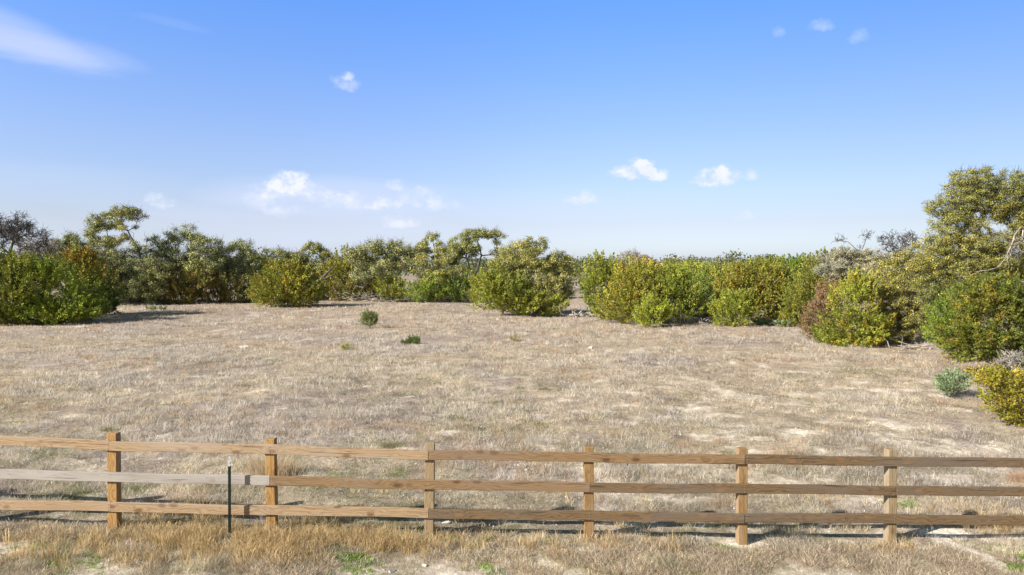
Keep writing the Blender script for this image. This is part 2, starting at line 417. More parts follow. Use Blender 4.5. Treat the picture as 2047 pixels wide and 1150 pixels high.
# ------------------------------------------------------------------ grass
def blades(name, x, y, h, wd, lean, col, label, tip=1.0, seed=0, two=False, dirs=None, bend=0., lift=None):
    """one mesh of grass blades standing at x,y with height h, width wd, lean (0..1)"""
    R = np.random.default_rng(seed); N = len(x)
    z = g(x, y) - .005
    if lift is not None: z = z + lift * R.uniform(0, 1, N)
    an = R.uniform(0, 2 * math.pi, N) if dirs is None else dirs
    wa = R.uniform(0, math.pi, N)
    B = np.stack([x, y, z], 1)
    D = np.stack([np.cos(an) * lean, np.sin(an) * lean, np.sqrt(np.clip(1 - lean ** 2, .05, 1))], 1)
    Wv = np.stack([np.cos(wa), np.sin(wa) * .5, 0 * wa], 1) * (wd / 2)[:, None]
    T = B + D * h[:, None]
    if two:
        Mi = B + D * (h * .55)[:, None] + np.array([0, 0, 1.]) * (h * .07)[:, None]
        T = T - np.array([0, 0, 1.]) * (h * (.05 + .35 * bend))[:, None] + np.stack([np.cos(an + R.normal(0, 1.2, N)), np.sin(an + R.normal(0, 1.2, N)), 0 * an], 1) * (h * (.06 + bend * R.uniform(0, 1, N)))[:, None]
        V = np.stack([B - Wv, B + Wv, Mi + Wv * .8, Mi - Wv * .8, T], 1).reshape(-1, 3)
        k = np.arange(N)[:, None] * 5
        Qd = k + np.array([0, 1, 2, 3]); Tr = k + np.array([3, 2, 4]); nv_ = 5
    else:
        V = np.stack([B - Wv, B + Wv, T], 1).reshape(-1, 3)
        Qd = None; Tr = np.arange(N)[:, None] * 3 + np.array([0, 1, 2]); nv_ = 3
    C = np.repeat(col, nv_, axis=0)
    o = mesh_obj(name, V, Qd, Tr, M_GRASS, C)
    return tag(o, label, 'grass', None, 'stuff')
def sample(R, N, y0, y1, pw=1.0):
    """ground points across the field, thinner with distance"""
    u = R.uniform(0, 1, N)
    if pw == 1.0: Y = y0 * (y1 / y0) ** u
    else: Y = (y0 ** (1 - pw) + u * (y1 ** (1 - pw) - y0 ** (1 - pw))) ** (1 / (1 - pw))
    X = R.uniform(-1, 1, N) * (Y * .80 + 1.8)
    return X, Y
R = np.random.default_rng(1)
X, Y = sample(R, 1100000, 7.6, 84, 1.35)
bz = bare(X, Y); keep = R.uniform(0, 1, len(X)) > bz * .80 + .16 * (bz > .8)
gapn = np.where(Y < 26, fbm(X * 4.2, Y * 4.2, 91, 3), fbm(X * 1.7, Y * 1.7, 92, 3))
keep &= R.uniform(0, 1, len(X)) < .22 + 1.1 * sst(gapn, .38, .58)
X, Y = X[keep], Y[keep]
hump = fbm(X * .9, Y * .8, 21, 3); fine = sst(fbm(X * 5, Y * 5, 23, 2), .35, .68); N = len(X)
h = (.02 + .07 * sst(hump, .4, .75)) * R.uniform(.5, 1.4, N) * (1 + Y / 60) * (.35 + 1.5 * fine)
wd = .0055 * (Y / 11) ** .95 * R.uniform(.6, 1.5, N)
col = field(X, Y) * R.uniform(.62, 1.5, (N, 1)) * (1 + R.normal(0, .04, (N, 3)))
blades('short_grass', X, Y, h, wd, R.uniform(.45, .98, N), col, 'short dry grey and tan grass covering the whole open field', seed=2, lift=.05 * fine)

def tufts(name, label, n, y0, y1, per, hh, colr, thr, nseed, seed, wide=.004, pw=.6, xlim=None, cf=(.35, .5), rad=.07, ll=(.15, .95), bend=.3, lift=0):
    R = np.random.default_rng(seed)
    X, Y = sample(R, n, y0, y1, pw)
    m = fbm(X * cf[0], Y * cf[1], nseed, 4) > thr
    m &= bare(X, Y) < .18
    if xlim is not None: m &= xlim(X, Y)
    X, Y = X[m], Y[m]; n = len(X)
    sz = R.uniform(.55, 1.25, n) * (1 + Y / 90)
    cc = colr[0] + (colr[1] - colr[0]) * R.uniform(0, 1, (n, 1))
    cc = cc * R.uniform(.8, 1.2, (n, 1))
    ii = np.repeat(np.arange(n), per); N = len(ii)
    an = R.uniform(0, 2 * math.pi, N); rr = np.sqrt(R.uniform(0, 1, N)) * rad * sz[ii] * (1 + Y[ii] / 40)
    bx = X[ii] + np.cos(an) * rr; by = Y[ii] + np.sin(an) * rr
    h = hh * sz[ii] * R.uniform(.5, 1.15, N)
    return blades(name, bx, by, h, wide * (Y[ii] / 11) ** .95 * R.uniform(.6, 1.4, N), R.uniform(ll[0], ll[1], N),
                  cc[ii] * R.uniform(.6, 1.45, (N, 1)), label, seed=seed + 1, two=True, dirs=an + R.normal(0, .5, N), bend=bend, lift=(lift * (1 - (rr / (rr.max() + 1e-6))) if lift else None))
A = np.array
tufts('broomweed', 'wispy lavender grey dead weed stems in soft patches over the field', 10000, 11.4, 72, 40, .17, (A((.46, .405, .375)), A((.60, .54, .50))), .52, 101, 10, rad=.14, wide=.0045)
tufts('weed_bases', 'dark mauve brown bases of the dead weed patches', 5200, 11.4, 74, 30, .10, (A((.27, .215, .185)), A((.38, .32, .285))), .60, 101, 15, rad=.20, ll=(.3, .95))
tufts('bluestem_grass', 'reddish brown dry bunch grass patches among the paler field grass', 5200, 12, 76, 34, .19, (A((.38, .25, .17)), A((.46, .33, .24))), .60, 202, 20, rad=.10)
tufts('tan_grass', 'straw coloured low bunch grass scattered between the grey weeds', 6500, 9, 75, 26, .11, (A((.50, .41, .29)), A((.60, .50, .37))), .50, 303, 30, rad=.10)
tufts('winter_weeds', 'low green winter weeds in scattered mats near the fence', 5200, 7.8, 30, 30, .06, (A((.13, .19, .045)), A((.22, .27, .08))), .60, 404, 40, wide=.008, pw=1.2, rad=.12, ll=(.4, .95))
tufts('shade_thatch', 'matted thatch clumps low in the field, coloured dark as shadowed gaps', 7000, 8, 74, 26, .14, (A((.15, .115, .08)), A((.27, .215, .155))), .585, 505, 50, rad=.13, ll=(.5, .95))  # thatch whose dark colour stands in for shade between the clumps
# foreground strip below the fence: shaggy mats
def fg(x, y): return y < 10.9
tufts('shaggy_thatch', 'shaggy curled grey brown thatch in front of the fence', 17000, 7.6, 11.0, 24, .12, (A((.34, .25, .185)), A((.60, .51, .40))), .48, 606, 60, wide=.0065, pw=1, xlim=fg, cf=(1.3, 1.2), rad=.10, ll=(.5, .99), bend=.6, lift=.09)

POST_AT = hit(459, 1079)
def clump_field(name, label, spots, per, hh, c0, c1, seed, wide=.0055, ll=(.0, .55), bend=.45):
    """grass at listed spots (px, py, count of tufts, spread)"""
    R = np.random.default_rng(seed); bx = []; by = []; dr = []; hs = []; cs = []
    for px, py, k, s in spots:
        c = hit(px, py)
        for _ in range(k):
            x = c[0] + R.normal(0, s); y = c[1] + R.normal(0, s * .55)
            if abs(x - POST_AT[0]) < .17 and POST_AT[1] - .42 < y < POST_AT[1] + .05: continue
            an = R.uniform(0, 2 * math.pi, per); rr = np.sqrt(R.uniform(0, 1, per)) * .07
            s2 = R.uniform(.6, 1.2); cc = (c0 + (c1 - c0) * R.uniform()) * R.uniform(.85, 1.15)
            bx.append(x + np.cos(an) * rr); by.append(y + np.sin(an) * rr); dr.append(an)
            hs.append(hh * s2 * R.uniform(.45, 1.1, per)); cs.append(cc * R.uniform(.55, 1.4, (per, 1)))
    bx = np.concatenate(bx); by = np.concatenate(by); N = len(bx)
    return blades(name, bx, by, np.concatenate(hs), wide * R.uniform(.6, 1.4, N), R.uniform(ll[0], ll[1], N), np.vstack(cs), label,
                  seed=seed + 1, two=True, dirs=np.concatenate(dr) + R.normal(0, .6, N), bend=bend)
G0, G1 = A((.42, .30, .165)), A((.64, .48, .27))
clump_field('golden_grass', 'tall golden straw grass around the green steel post and the second rail post',
            [(340, 1080, 60, .35), (400, 1075, 90, .35), (450, 1090, 90, .35), (520, 1085, 110, .35), (580, 1090, 80, .3), (480, 1110, 60, .35), (560, 1120, 40, .3),
             (650, 1075, 50, .3), (690, 1085, 45, .3), (750, 1080, 45, .25), (780, 1095, 40, .25), (120, 1075, 12, .4), (60, 1090, 12, .4), (330, 1040, 25, .4), (420, 1035, 30, .4),
             (620, 1055, 35, .3), (830, 1090, 22, .3), (900, 1075, 10, .3), (940, 1095, 12, .3), (1060, 1100, 10, .3), (200, 1090, 16, .3), (120, 1115, 14, .3), (260, 1068, 14, .2), (1240, 1090, 10, .25), (1340, 1100, 8, .3), (1780, 1098, 14, .2), (1985, 1060, 16, .3), (2030, 1050, 14, .3), (300, 1120, 20, .3), (10, 1120, 14, .3)], 26, .32, G0, G1, 70, ll=(.05, .8))
clump_field('pale_grass', 'pale straw grass wisps along the right half of the fence',
            [(1180, 1085, 14, .15), (1260, 1060, 14, .3), (1080, 1085, 16, .3), (980, 1070, 14, .3), (880, 1100, 14, .3), (1330, 1090, 14, .3), (1560, 1060, 12, .3), (1700, 1062, 10, .3),
             (1850, 1040, 16, .4), (1950, 1020, 40, .6), (1990, 1040, 30, .5), (1790, 1100, 16, .25), (1740, 1100, 12, .25), (1200, 1000, 10, .6), (800, 1000, 10, .6), (1250, 985, 12, .4),
             (1450, 1125, 16, .4), (1230, 1130, 16, .4), (1000, 1120, 10, .3), (1640, 1000, 12, .4)], 26, .20, A((.55, .42, .26)), A((.70, .58, .41)), 80, ll=(.1, .85))
clump_field('green_weeds', 'bright green leafy weeds in the straw right of the second rail post',
            [(600, 1078, 14, .12), (680, 1090, 34, .16), (660, 1105, 20, .12), (700, 1120, 22, .2), (620, 1120, 14, .2), (840, 1060, 10, .06), (858, 1078, 10, .07), (800, 1068, 6, .06), (60, 1100, 14, .3),
             (130, 1130, 14, .3), (30, 1135, 10, .2), (960, 1115, 20, .25), (2038, 1112, 14, .12), (2040, 1140, 14, .1), (20, 1130, 18, .3), (1810, 1010, 20, .2), (1440, 1098, 8, .1), (980, 1140, 12, .2), (640, 1100, 30, .2), (690, 1105, 26, .16), (100, 1080, 12, .3), (190, 1110, 10, .3), (2035, 1128, 16, .12), (950, 1090, 14, .3), (720, 1140, 14, .3)],
            26, .075, A((.13, .24, .03)), A((.26, .38, .07)), 90, wide=.011, ll=(.3, .95))

# the single big bunch grass behind the second rail post
def bunch(name, label, px, py, k, s, hh, c0, c1, seed, wide=.005):
    R = np.random.default_rng(seed); c = hit(px, py)
    N = k * 30
    x = R.normal(0, s, N); y = R.normal(0, s * .5, N)
    z = g(x + c[0], y + c[1]) - c[2]
    an = np.arctan2(y, x) + R.normal(0, .8, N); ln = R.uniform(0, .55, N); h = hh * R.uniform(.4, 1.1, N)
    B = np.stack([x, y, z], 1); D = np.stack([np.cos(an) * ln, np.sin(an) * ln, np.sqrt(1 - ln ** 2)], 1)
    wa = R.uniform(0, math.pi, N); Wv = np.stack([np.cos(wa), np.sin(wa) * .5, 0 * wa], 1) * wide / 2
    Mi = B + D * (h * .6)[:, None]; T = B + D * h[:, None] + np.stack([np.cos(an), np.sin(an), -.6 + 0 * an], 1) * (h * .12)[:, None]
    V = np.stack([B - Wv, B + Wv, Mi + Wv * .8, Mi - Wv * .8, T], 1).reshape(-1, 3)
    kk = np.arange(N)[:, None] * 5
    C = np.repeat((c0 + (c1 - c0) * R.uniform(0, 1, (N, 1))) * R.uniform(.75, 1.25, (N, 1)), 5, axis=0)
    o = mesh_obj(name, V, kk + A([0, 1, 2, 3]), kk + A([3, 2, 4]), M_GRASS, C)
    o.location = c; return tag(o, label, 'grass clump')
bunch('bunch_grass', 'large pinkish tan bunch of dead grass just behind the second rail post', 545, 948, 75, .24, .42, A((.46, .34, .25)), A((.62, .50, .38)), 5)
bunch('bunch_grass', 'small red brown clump of dead grass at the right edge just above the middle rail', 2042, 962, 26, .13, .26, A((.38, .25, .17)), A((.50, .35, .25)), 6)
bunch('bunch_grass', 'pale grey dead weed clump with curved stems in the field left of the fourth rail post', 1085, 888, 16, .20, .34, A((.48, .42, .40)), A((.62, .56, .52)), 7, .004)
bunch('bunch_grass', 'dark green grey low clump left of the first rail post top', 222, 862, 16, .12, .12, A((.16, .15, .08)), A((.26, .24, .13)), 8)
bunch('bunch_grass', 'olive low clump behind the top rail left of the third post', 785, 893, 30, .20, .14, A((.18, .17, .11)), A((.28, .25, .17)), 9)

# ------------------------------------------------------------------ fence
fence = empty('rail_fence', posts_xy[3])
tag(fence, 'three rail brown timber fence running across the whole foreground', 'fence')
inv = Vector(posts_xy[3])
NP = len(posts_xy)
PM = [P_BROWN, P_ORANGE, P_ORANGE, P_ORANGE, P_GREY, P_BROWN, P_BROWN, P_GREY, P_BROWN, P_GREY]
lean = [0, 0, .008, -.006, .014, -.007, -.008, -.012, 0, .006]
PW = .074
Htop = []
for i, p in enumerate(posts_xy):
    # height so that the post top meets the photograph
    d = ray(FENCE_PX[i][0], FENCE_TOP[i]); t = p[1] / d[1]; hgt = CAMZ + d[2] * t - p[2]
    Htop.append(hgt)
    a = posts_xy[max(i - 1, 0)]; c = posts_xy[min(i + 1, NP - 1)]
    rz = math.atan2(c[1] - a[1], c[0] - a[0])
    mb = MB(); mb.box((0, 0, (hgt - .3) / 2), (PW, PW * .92, (hgt + .3) / 2), bev=.006)
    o = mb.build('post', PM[i], fence)
    o.location = Vector(p) - inv; o.rotation_euler = (0, lean[i], rz)
RT, RH = .021, .074            # rail half thickness, half height
# rail heights at each post, read off the photograph (top edges of the boards)
tops = [[851, 866, 880.5, 889, 899.5, 904.5, 908.5, 912.5, 917, 920], [928, 936, 943, 951, 958.5, 964.5, 967.5, 970.5, 975, 977], [988, 996, 1003, 1009.5, 1016, 1021.5, 1025, 1027.5, 1031, 1033]]
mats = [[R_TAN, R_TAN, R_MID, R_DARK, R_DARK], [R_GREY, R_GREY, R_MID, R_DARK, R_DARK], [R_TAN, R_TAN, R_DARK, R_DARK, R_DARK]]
names = ['top', 'middle', 'bottom']
for r in range(3):
    pts = []
    for i, p in enumerate(posts_xy):
        a = posts_xy[max(i - 1, 0)]; c = posts_xy[min(i + 1, NP - 1)]
        dx, dy = c[0] - a[0], c[1] - a[1]; L = math.hypot(dx, dy); nx_, ny_ = dy / L, -dx / L      # towards the camera
        q = np.array([p[0] + nx_ * (PW * .92 + RT + .004), p[1] + ny_ * (PW * .92 + RT + .004), 0])
        d = ray(FENCE_PX[i][0], tops[r][i]); t = (q[1] + RT) / d[1]; q[2] = CAMZ + d[2] * t - RH
        pts.append(q)
    bounds = [0, 2, 4, 6, 8, 9] if r != 1 else [0, 1, 3, 5, 7, 9]
    for s_, (a, b_) in enumerate(zip(bounds[:-1], bounds[1:])):
        P = [Vector(pts[k]) for k in range(a, b_ + 1)]
        ext = .06 if b_ == 9 else 0
        ctr = (P[0] + P[-1]) / 2; dv = (P[-1] - P[0]).normalized()
        rot = dv.to_track_quat('X', 'Z').to_matrix()
        inv_r = rot.transposed()
        V = []; K = 9; st = []
        loc = [inv_r @ (q - ctr) for q in P]
        xs = np.linspace(loc[0].x + .003, loc[-1].x - .003 + ext, K * (b_ - a) + 1)
        lx = [q.x for q in loc]; 
        RR = np.random.default_rng(r * 10 + s_)
        for x in xs:
            y0 = np.interp(x, lx, [q.y for q in loc]); z0 = np.interp(x, lx, [q.z for q in loc])
            wob = .005 * math.sin(x * 1.3 + r * 2.1 + s_ * 1.7) + .003 * math.sin(x * 3.7 + s_); bv = .004
            for (yy, zz_) in ((-RT, -RH + bv), (-RT + bv, -RH), (RT - bv, -RH), (RT, -RH + bv), (RT, RH - bv), (RT - bv, RH), (-RT + bv, RH), (-RT, RH - bv)):
                V.append((x, y0 + yy + wob, z0 + zz_ + wob))
        n_ = len(xs); Qd = [(i_ * 8 + j, i_ * 8 + (j + 1) % 8, (i_ + 1) * 8 + (j + 1) % 8, (i_ + 1) * 8 + j) for i_ in range(n_ - 1) for j in range(8)]
        for e, rv in ((0, 1), (n_ - 1, 0)):
            o8 = e * 8
            for qd in ((0, 1, 2, 3), (0, 3, 4, 7), (4, 5, 6, 7)):
                Qd.append(tuple(o8 + v for v in (qd[::-1] if rv else qd)))
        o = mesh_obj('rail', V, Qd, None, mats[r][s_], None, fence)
        o.location = ctr - inv; o.rotation_euler = rot.to_euler()
        if mats[r][s_] is R_GREY: o['label'] = 'silvery weathered grey middle rail'
        for k in range(a, b_ + 1):
            q = loc[k - a]
            offs = (0,) if a < k < b_ else ((.035,) if k == a else (-.035,))
            for dx_ in offs:
                for dz in (-.045, .0, .045):
                    nb = MB(); nb.tube([(q.x + dx_, q.y + RT * 0 - RT - .003, q.z + dz), (q.x + dx_, q.y - RT + .004, q.z + dz)], [.0055, .0055], 8)
                    nb.build('nail', M_NAIL, o)

# steel T post
tb = hit(459, 1079)
tp = empty('steel_post', tb)
tag(tp, 'slim dark green steel T-post with a white tip in front of the wooden fence', 'metal post')
dtop = ray(461.5, 914.5); th_ = CAMZ + dtop[2] * (tb[1] / dtop[1]) - tb[2]
wt = .135
for nm, z0, z1, mt in (('shaft', -.25, th_ - wt, M_TGREEN), ('painted_tip', th_ - wt, th_, M_TWHITE)):
    mb = MB(); hh_ = (z1 - z0) / 2; zc = (z0 + z1) / 2; e = .0005 if nm == 'painted_tip' else 0
    mb.box((0, 0, zc), (.021 + e, .004 + e, hh_)); mb.box((0, .0195, zc), (.004 + e, .0155, hh_))
    o = mb.build(nm, mt, tp); o.rotation_euler = (0, .012, .35)
for k in range(int(th_ / .055)):
    z = .05 + k * .055
    if z > th_ - .03: break
    mb = MB(); mb.box((0, -.008, z), (.007, .004, .009), bev=.0015)
    o = mb.build('stud', M_TWHITE if z > th_ - wt else M_TGREEN, tp); o.rotation_euler = (0, .012, .35)

# ------------------------------------------------------------------ trees
def skeleton(R, root_pts, targets, seg, jit, rise=.12):
    """grow limbs from a root path to every target; returns nodes, parents, chains"""
    nodes = [np.array(p, float) for p in root_pts]; par = [-1] + list(range(len(nodes) - 1)); dist = [0.0]
    for k in range(1, len(nodes)): dist.append(dist[-1] + np.linalg.norm(nodes[k] - nodes[k - 1]))
    chains = [list(range(len(nodes)))]
    base = nodes[max(1, len(nodes) // 2)]
    order = np.argsort([np.linalg.norm(t - base) for t in targets])
    skip = max(1, len(nodes) // 3) if len(nodes) < 6 else 2
    for ti in order:
        t = targets[ti]; NA = np.array(nodes[skip:]); D = np.array(dist[skip:])
        dv = t - NA; L = np.linalg.norm(dv, axis=1)
        cost = L + .18 * D + np.where(dv[:, 2] < -.1, -dv[:, 2] * .5, 0)
        j = int(np.argmin(cost)); p0 = NA[j]; Lj = L[j]; pid = j + skip
        m = int(np.clip(round(Lj / seg), 1, 7))
        ch = [pid]
        for s in range(1, m + 1):
            f = s / m; p = p0 + (t - p0) * f
            if s < m:
                p = p + R.normal(0, jit * Lj / m, 3) + np.array([0, 0, rise * Lj * math.sin(f * math.pi)])
            nodes.append(p); par.append(ch[-1]); dist.append(dist[ch[-1]] + Lj / m); ch.append(len(nodes) - 1)
        chains.append(ch)
    return nodes, par, chains
def limbs(nodes, par, chains, rtip, expo, rmax, k=5):
    n = len(nodes); cnt = np.zeros(n); child = np.zeros(n, int)
    for i in range(n):
        if par[i] >= 0: child[par[i]] += 1
    for i in range(n - 1, -1, -1):
        if child[i] == 0: cnt[i] = max(cnt[i], 1)
        if par[i] >= 0: cnt[par[i]] += cnt[i]
    r = np.minimum(rtip * cnt ** expo, rmax)
    mb = MB()
    for ci, ch in enumerate(chains):
        if len(ch) < 2: continue
        P = np.array([nodes[c] for c in ch]); rr = np.array([r[c] for c in ch])
        if ci: rr[0] = min(rr[0], rr[1] * 1.25)
        else: rr[0] *= 1.3
        rr[-1] *= .6
        mb.tube(P, rr, 7 if ci == 0 else k, cap=False)
    return mb, r
def blob_points(R, blobs, Y, step, inner=.25, depth=.8, holes=.30):
    if len(blobs) < 3: holes = 0
    """clump centres in the crown volume: blobs are (px, py, rx, ry) seen at depth Y"""
    out = []; cen = []
    for bl in blobs:
        px, py, rx, ry = bl[:4]; dz = bl[4] if len(bl) > 4 else 0
        c = at(px, py, Y + dz); sx_ = rx / F * (Y + dz); sz_ = ry / F * (Y + dz); sy_ = min(max(sx_, sz_) * depth, 4.5)
        area = 4 * math.pi * ((sx_ * sy_) ** 1.6 / 3 + (sx_ * sz_) ** 1.6 / 3 + (sy_ * sz_) ** 1.6 / 3) ** (1 / 1.6)
        n = int(max(4, area / step ** 2))
        v = R.normal(0, 1, (n, 3)); v /= np.linalg.norm(v, axis=1)[:, None]
        rad = np.where(R.uniform(0, 1, n) < inner, R.uniform(.15, .75, n), R.uniform(.72, 1.0, n))
        lump = .87 + .45 * fbm(v[:, 0] * 2.6 + px * .13, v[:, 2] * 2.6 + v[:, 1] * 1.7 + py * .17, 61, 2)
        rad = rad * lump
        out.append(c + v * rad[:, None] * np.array([sx_, sy_, sz_])); cen.append(np.repeat(c[None], n, 0))
    P = np.vstack(out); C = np.vstack(cen)
    k = .42 / step                      # hollows between the boughs
    hol = fbm(P[:, 0] * k + P[:, 1] * k * .6, P[:, 2] * k + P[:, 1] * k * .35, 83, 2) > holes
    if hol.sum() > 5: P, C = P[hol], C[hol]
    # thin points that crowd each other
    idx = R.permutation(len(P)); kept = []
    cell = {}
    for i_ in idx:
        k = tuple(np.floor(P[i_] / (step * .62)).astype(int))
        if k in cell: continue
        cell[k] = 1; kept.append(i_)
    return P[kept], C[kept]
def cards(cen, a, bdir, L, Wd):
    """rhombic leaves: centre, long axis, side axis"""
    A_ = a * (L / 2)[:, None]; B_ = bdir * (Wd / 2)[:, None]
    return np.stack([cen - A_, cen + B_ - A_ * .1, cen + A_, cen - B_ - A_ * .1], 1).reshape(-1, 3)
def unit(v): return v / (np.linalg.norm(v, axis=1)[:, None] + 1e-9)

FOL = 1.72
def pal_mix(R, pal, n, P=None, Y=50.):
    """pal: list of (weight, colour); picks one colour per clump and varies it"""
    wts = np.array([p[0] for p in pal], float); cs = np.array([p[1] for p in pal])
    k = R.choice(len(pal), n, p=wts / wts.sum())
    c = cs[k] * .5 + (wts[:, None] * cs).sum(0) / wts.sum() * .5
    if P is not None:              # older and younger boughs differ across one plant
        k = 900. / Y / 50; q = (fbm(P[:, 0] * k + P[:, 1] * k * .4, P[:, 2] * k + P[:, 1] * k * .3, 29, 2) - .5)[:, None]
        c = c * (1 + q * np.array([.8, .62, .4]))
    return c * R.uniform(.78, 1.22, (n, 1)) * np.array([1.05, 1.03, .86]) * FOL
# palettes (albedo)
YG = (.175, .185, .028); GR = (.105, .142, .026); DG = (.055, .085, .024); OR = (.235, .155, .028); OL = (.135, .135, .036); BR = (.19, .115, .055); LG = (.150, .195, .024)
P_J_YG = [(5, YG), (3, GR), (2, OL)]
P_J_GR = [(4, GR), (3, LG), (2, DG)]
P_J_DG = [(4, DG), (3, GR), (1, OL)]
P_J_OR = [(3.4, OR), (3.5, YG), (2, OL), (1, GR)]
P_J_OY = [(1.7, OR), (4, YG), (2, OL), (2, GR)]
P_J_YELL = [(4, (.235, .20, .022)), (3, (.21, .15, .024)), (2, GR)]
P_J_BR = [(4, BR), (3, (.155, .075, .032)), (1, (.22, .15, .09))]
P_J_OB = [(3, OL), (2, BR), (2, DG)]
P_O_GG = [(4, (.185, .200, .088)), (3, (.14, .16, .065)), (2, (.25, .25, .135)), (1, (.12, .135, .05))]
P_O_DK = [(4, (.135, .15, .055)), (3, (.18, .19, .07)), (1, (.22, .19, .07))]
P_O_YG = [(4, (.19, .19, .06)), (3, (.115, .13, .042)), (2, (.20, .19, .075))]
P_O_YL = [(4, (.20, .19, .034)), (3, (.145, .155, .04)), (2, (.19, .185, .075)), (1, (.25, .205, .035))]
P_O_GY = [(4, (.20, .195, .13)), (3, (.12, .125, .07)), (2, (.27, .25, .19))]
P_S_BL = [(3, (.10, .145, .085)), (2, (.145, .19, .125))]
P_S_GR = [(3, (.095, .125, .05)), (2, (.15, .175, .085))]
P_S_DG = [(3, (.05, .075, .022)), (2, (.09, .11, .035))]
P_BARE = [(1, (.20, .165, .14))]

def place(name, label, cat, group, base):
    e = empty(name, base); tag(e, label, cat, group); return e
TREES = []
def juniper(label, px, Y, blobs, pal, seed, step_px=8.6, top=None, group='junipers around the field', name='juniper', cat='juniper', density=1.0, up=.8, inner=.3, dead=.03, holes=.30):
    R = np.random.default_rng(seed)
    x = at(px, 600, Y)[0]; base = np.array([x, Y, float(g(x, Y))])
    st = max(step_px * Y / F, .12)
    P, C = blob_points(R, blobs, Y, st, inner, holes=holes)
    gz = g(P[:, 0], P[:, 1]); P[:, 2] = np.maximum(P[:, 2], gz + st * .35)
    n = len(P)
    hi = P[:, 2].max(); ht = hi - base[2]
    cen = np.array([x, Y, base[2] + ht * .35])
    out = unit((P - C) * np.array([1, 1, .6]) + (P - cen) * .35)
    ax = unit(out * .75 + np.array([0, 0, up]) + R.normal(0, .28, (n, 3)))
    L = st * R.uniform(1.6, 3.3, n)
    # skeleton: multi stemmed from the ground
    sub = R.permutation(n)[:min(n, 170)]
    rt = [base - [0, 0, .2], base + [0, 0, ht * .12], base + [R.normal(0, .05 * ht), R.normal(0, .05 * ht), ht * .3], base + [R.normal(0, .08 * ht), R.normal(0, .08 * ht), ht * .6]]
    nd, pr, chn = skeleton(R, rt, P[sub] - ax[sub] * L[sub, None] * .3, ht * .16, .16, .06)
    e = place(name, label, cat, group, base)
    mb, _ = limbs(nd, pr, chn, .0045 * (1 + Y / 40), .45, .035 * ht + .03)
    for v in mb.v: v -= base
    mb.build('trunk', M_JBARK, e, True)
    per = int(54 * density)
    ii = np.repeat(np.arange(n), per); N = len(ii)
    t = R.uniform(0, 1, N) ** .8
    rv = R.normal(0, 1, (N, 3)); rv -= ax[ii] * (rv * ax[ii]).sum(1)[:, None]; rv = unit(rv)
    rad = (L[ii] * .26) * (1.02 - t) ** .7 * np.sqrt(R.uniform(.05, 1, N))
    c = P[ii] + ax[ii] * ((t - .35) * L[ii])[:, None] + rv * rad[:, None]
    d = unit(ax[ii] * .9 + rv * .75 + R.normal(0, .25, (N, 3)))
    nrm = unit(rv + out[ii] * .5 + R.normal(0, .38, (N, 3)))
    side = unit(np.cross(d, nrm))
    ln = np.maximum(L[ii] * R.uniform(.10, .21, N), Y * .0013)
    V = cards(c, d, side, ln, ln * R.uniform(.30, .55, N))
    pc = pal_mix(R, pal, n, P, Y)
    if top is not None:            # ripe cones colour the sunny upper sprays of this kind
        tc_, amt = top
        k = sst((P[:, 2] - base[2]) / ht, .35, .85)[:, None] * amt * (R.uniform(0, 1, (n, 1)) < .8)
        pc = pc * (1 - k) + np.array(tc_) * FOL * k * R.uniform(.7, 1.2, (n, 1))
    cc = pc[ii] * R.uniform(.82, 1.2, (N, 1)) * (1 + R.normal(0, .05, (N, 3)))
    dd = R.uniform(0, 1, N) < dead; cc[dd] = np.array((.24, .2, .16))
    cc = np.repeat(np.clip(cc, .004, 1), 4, axis=0)
    V[:, 2] = np.maximum(V[:, 2], np.repeat(g(c[:, 0], c[:, 1]), 4) + .01)
    mesh_obj('crown', V - base, np.arange(N * 4).reshape(-1, 4), None, M_JUN, cc, e)
    return e
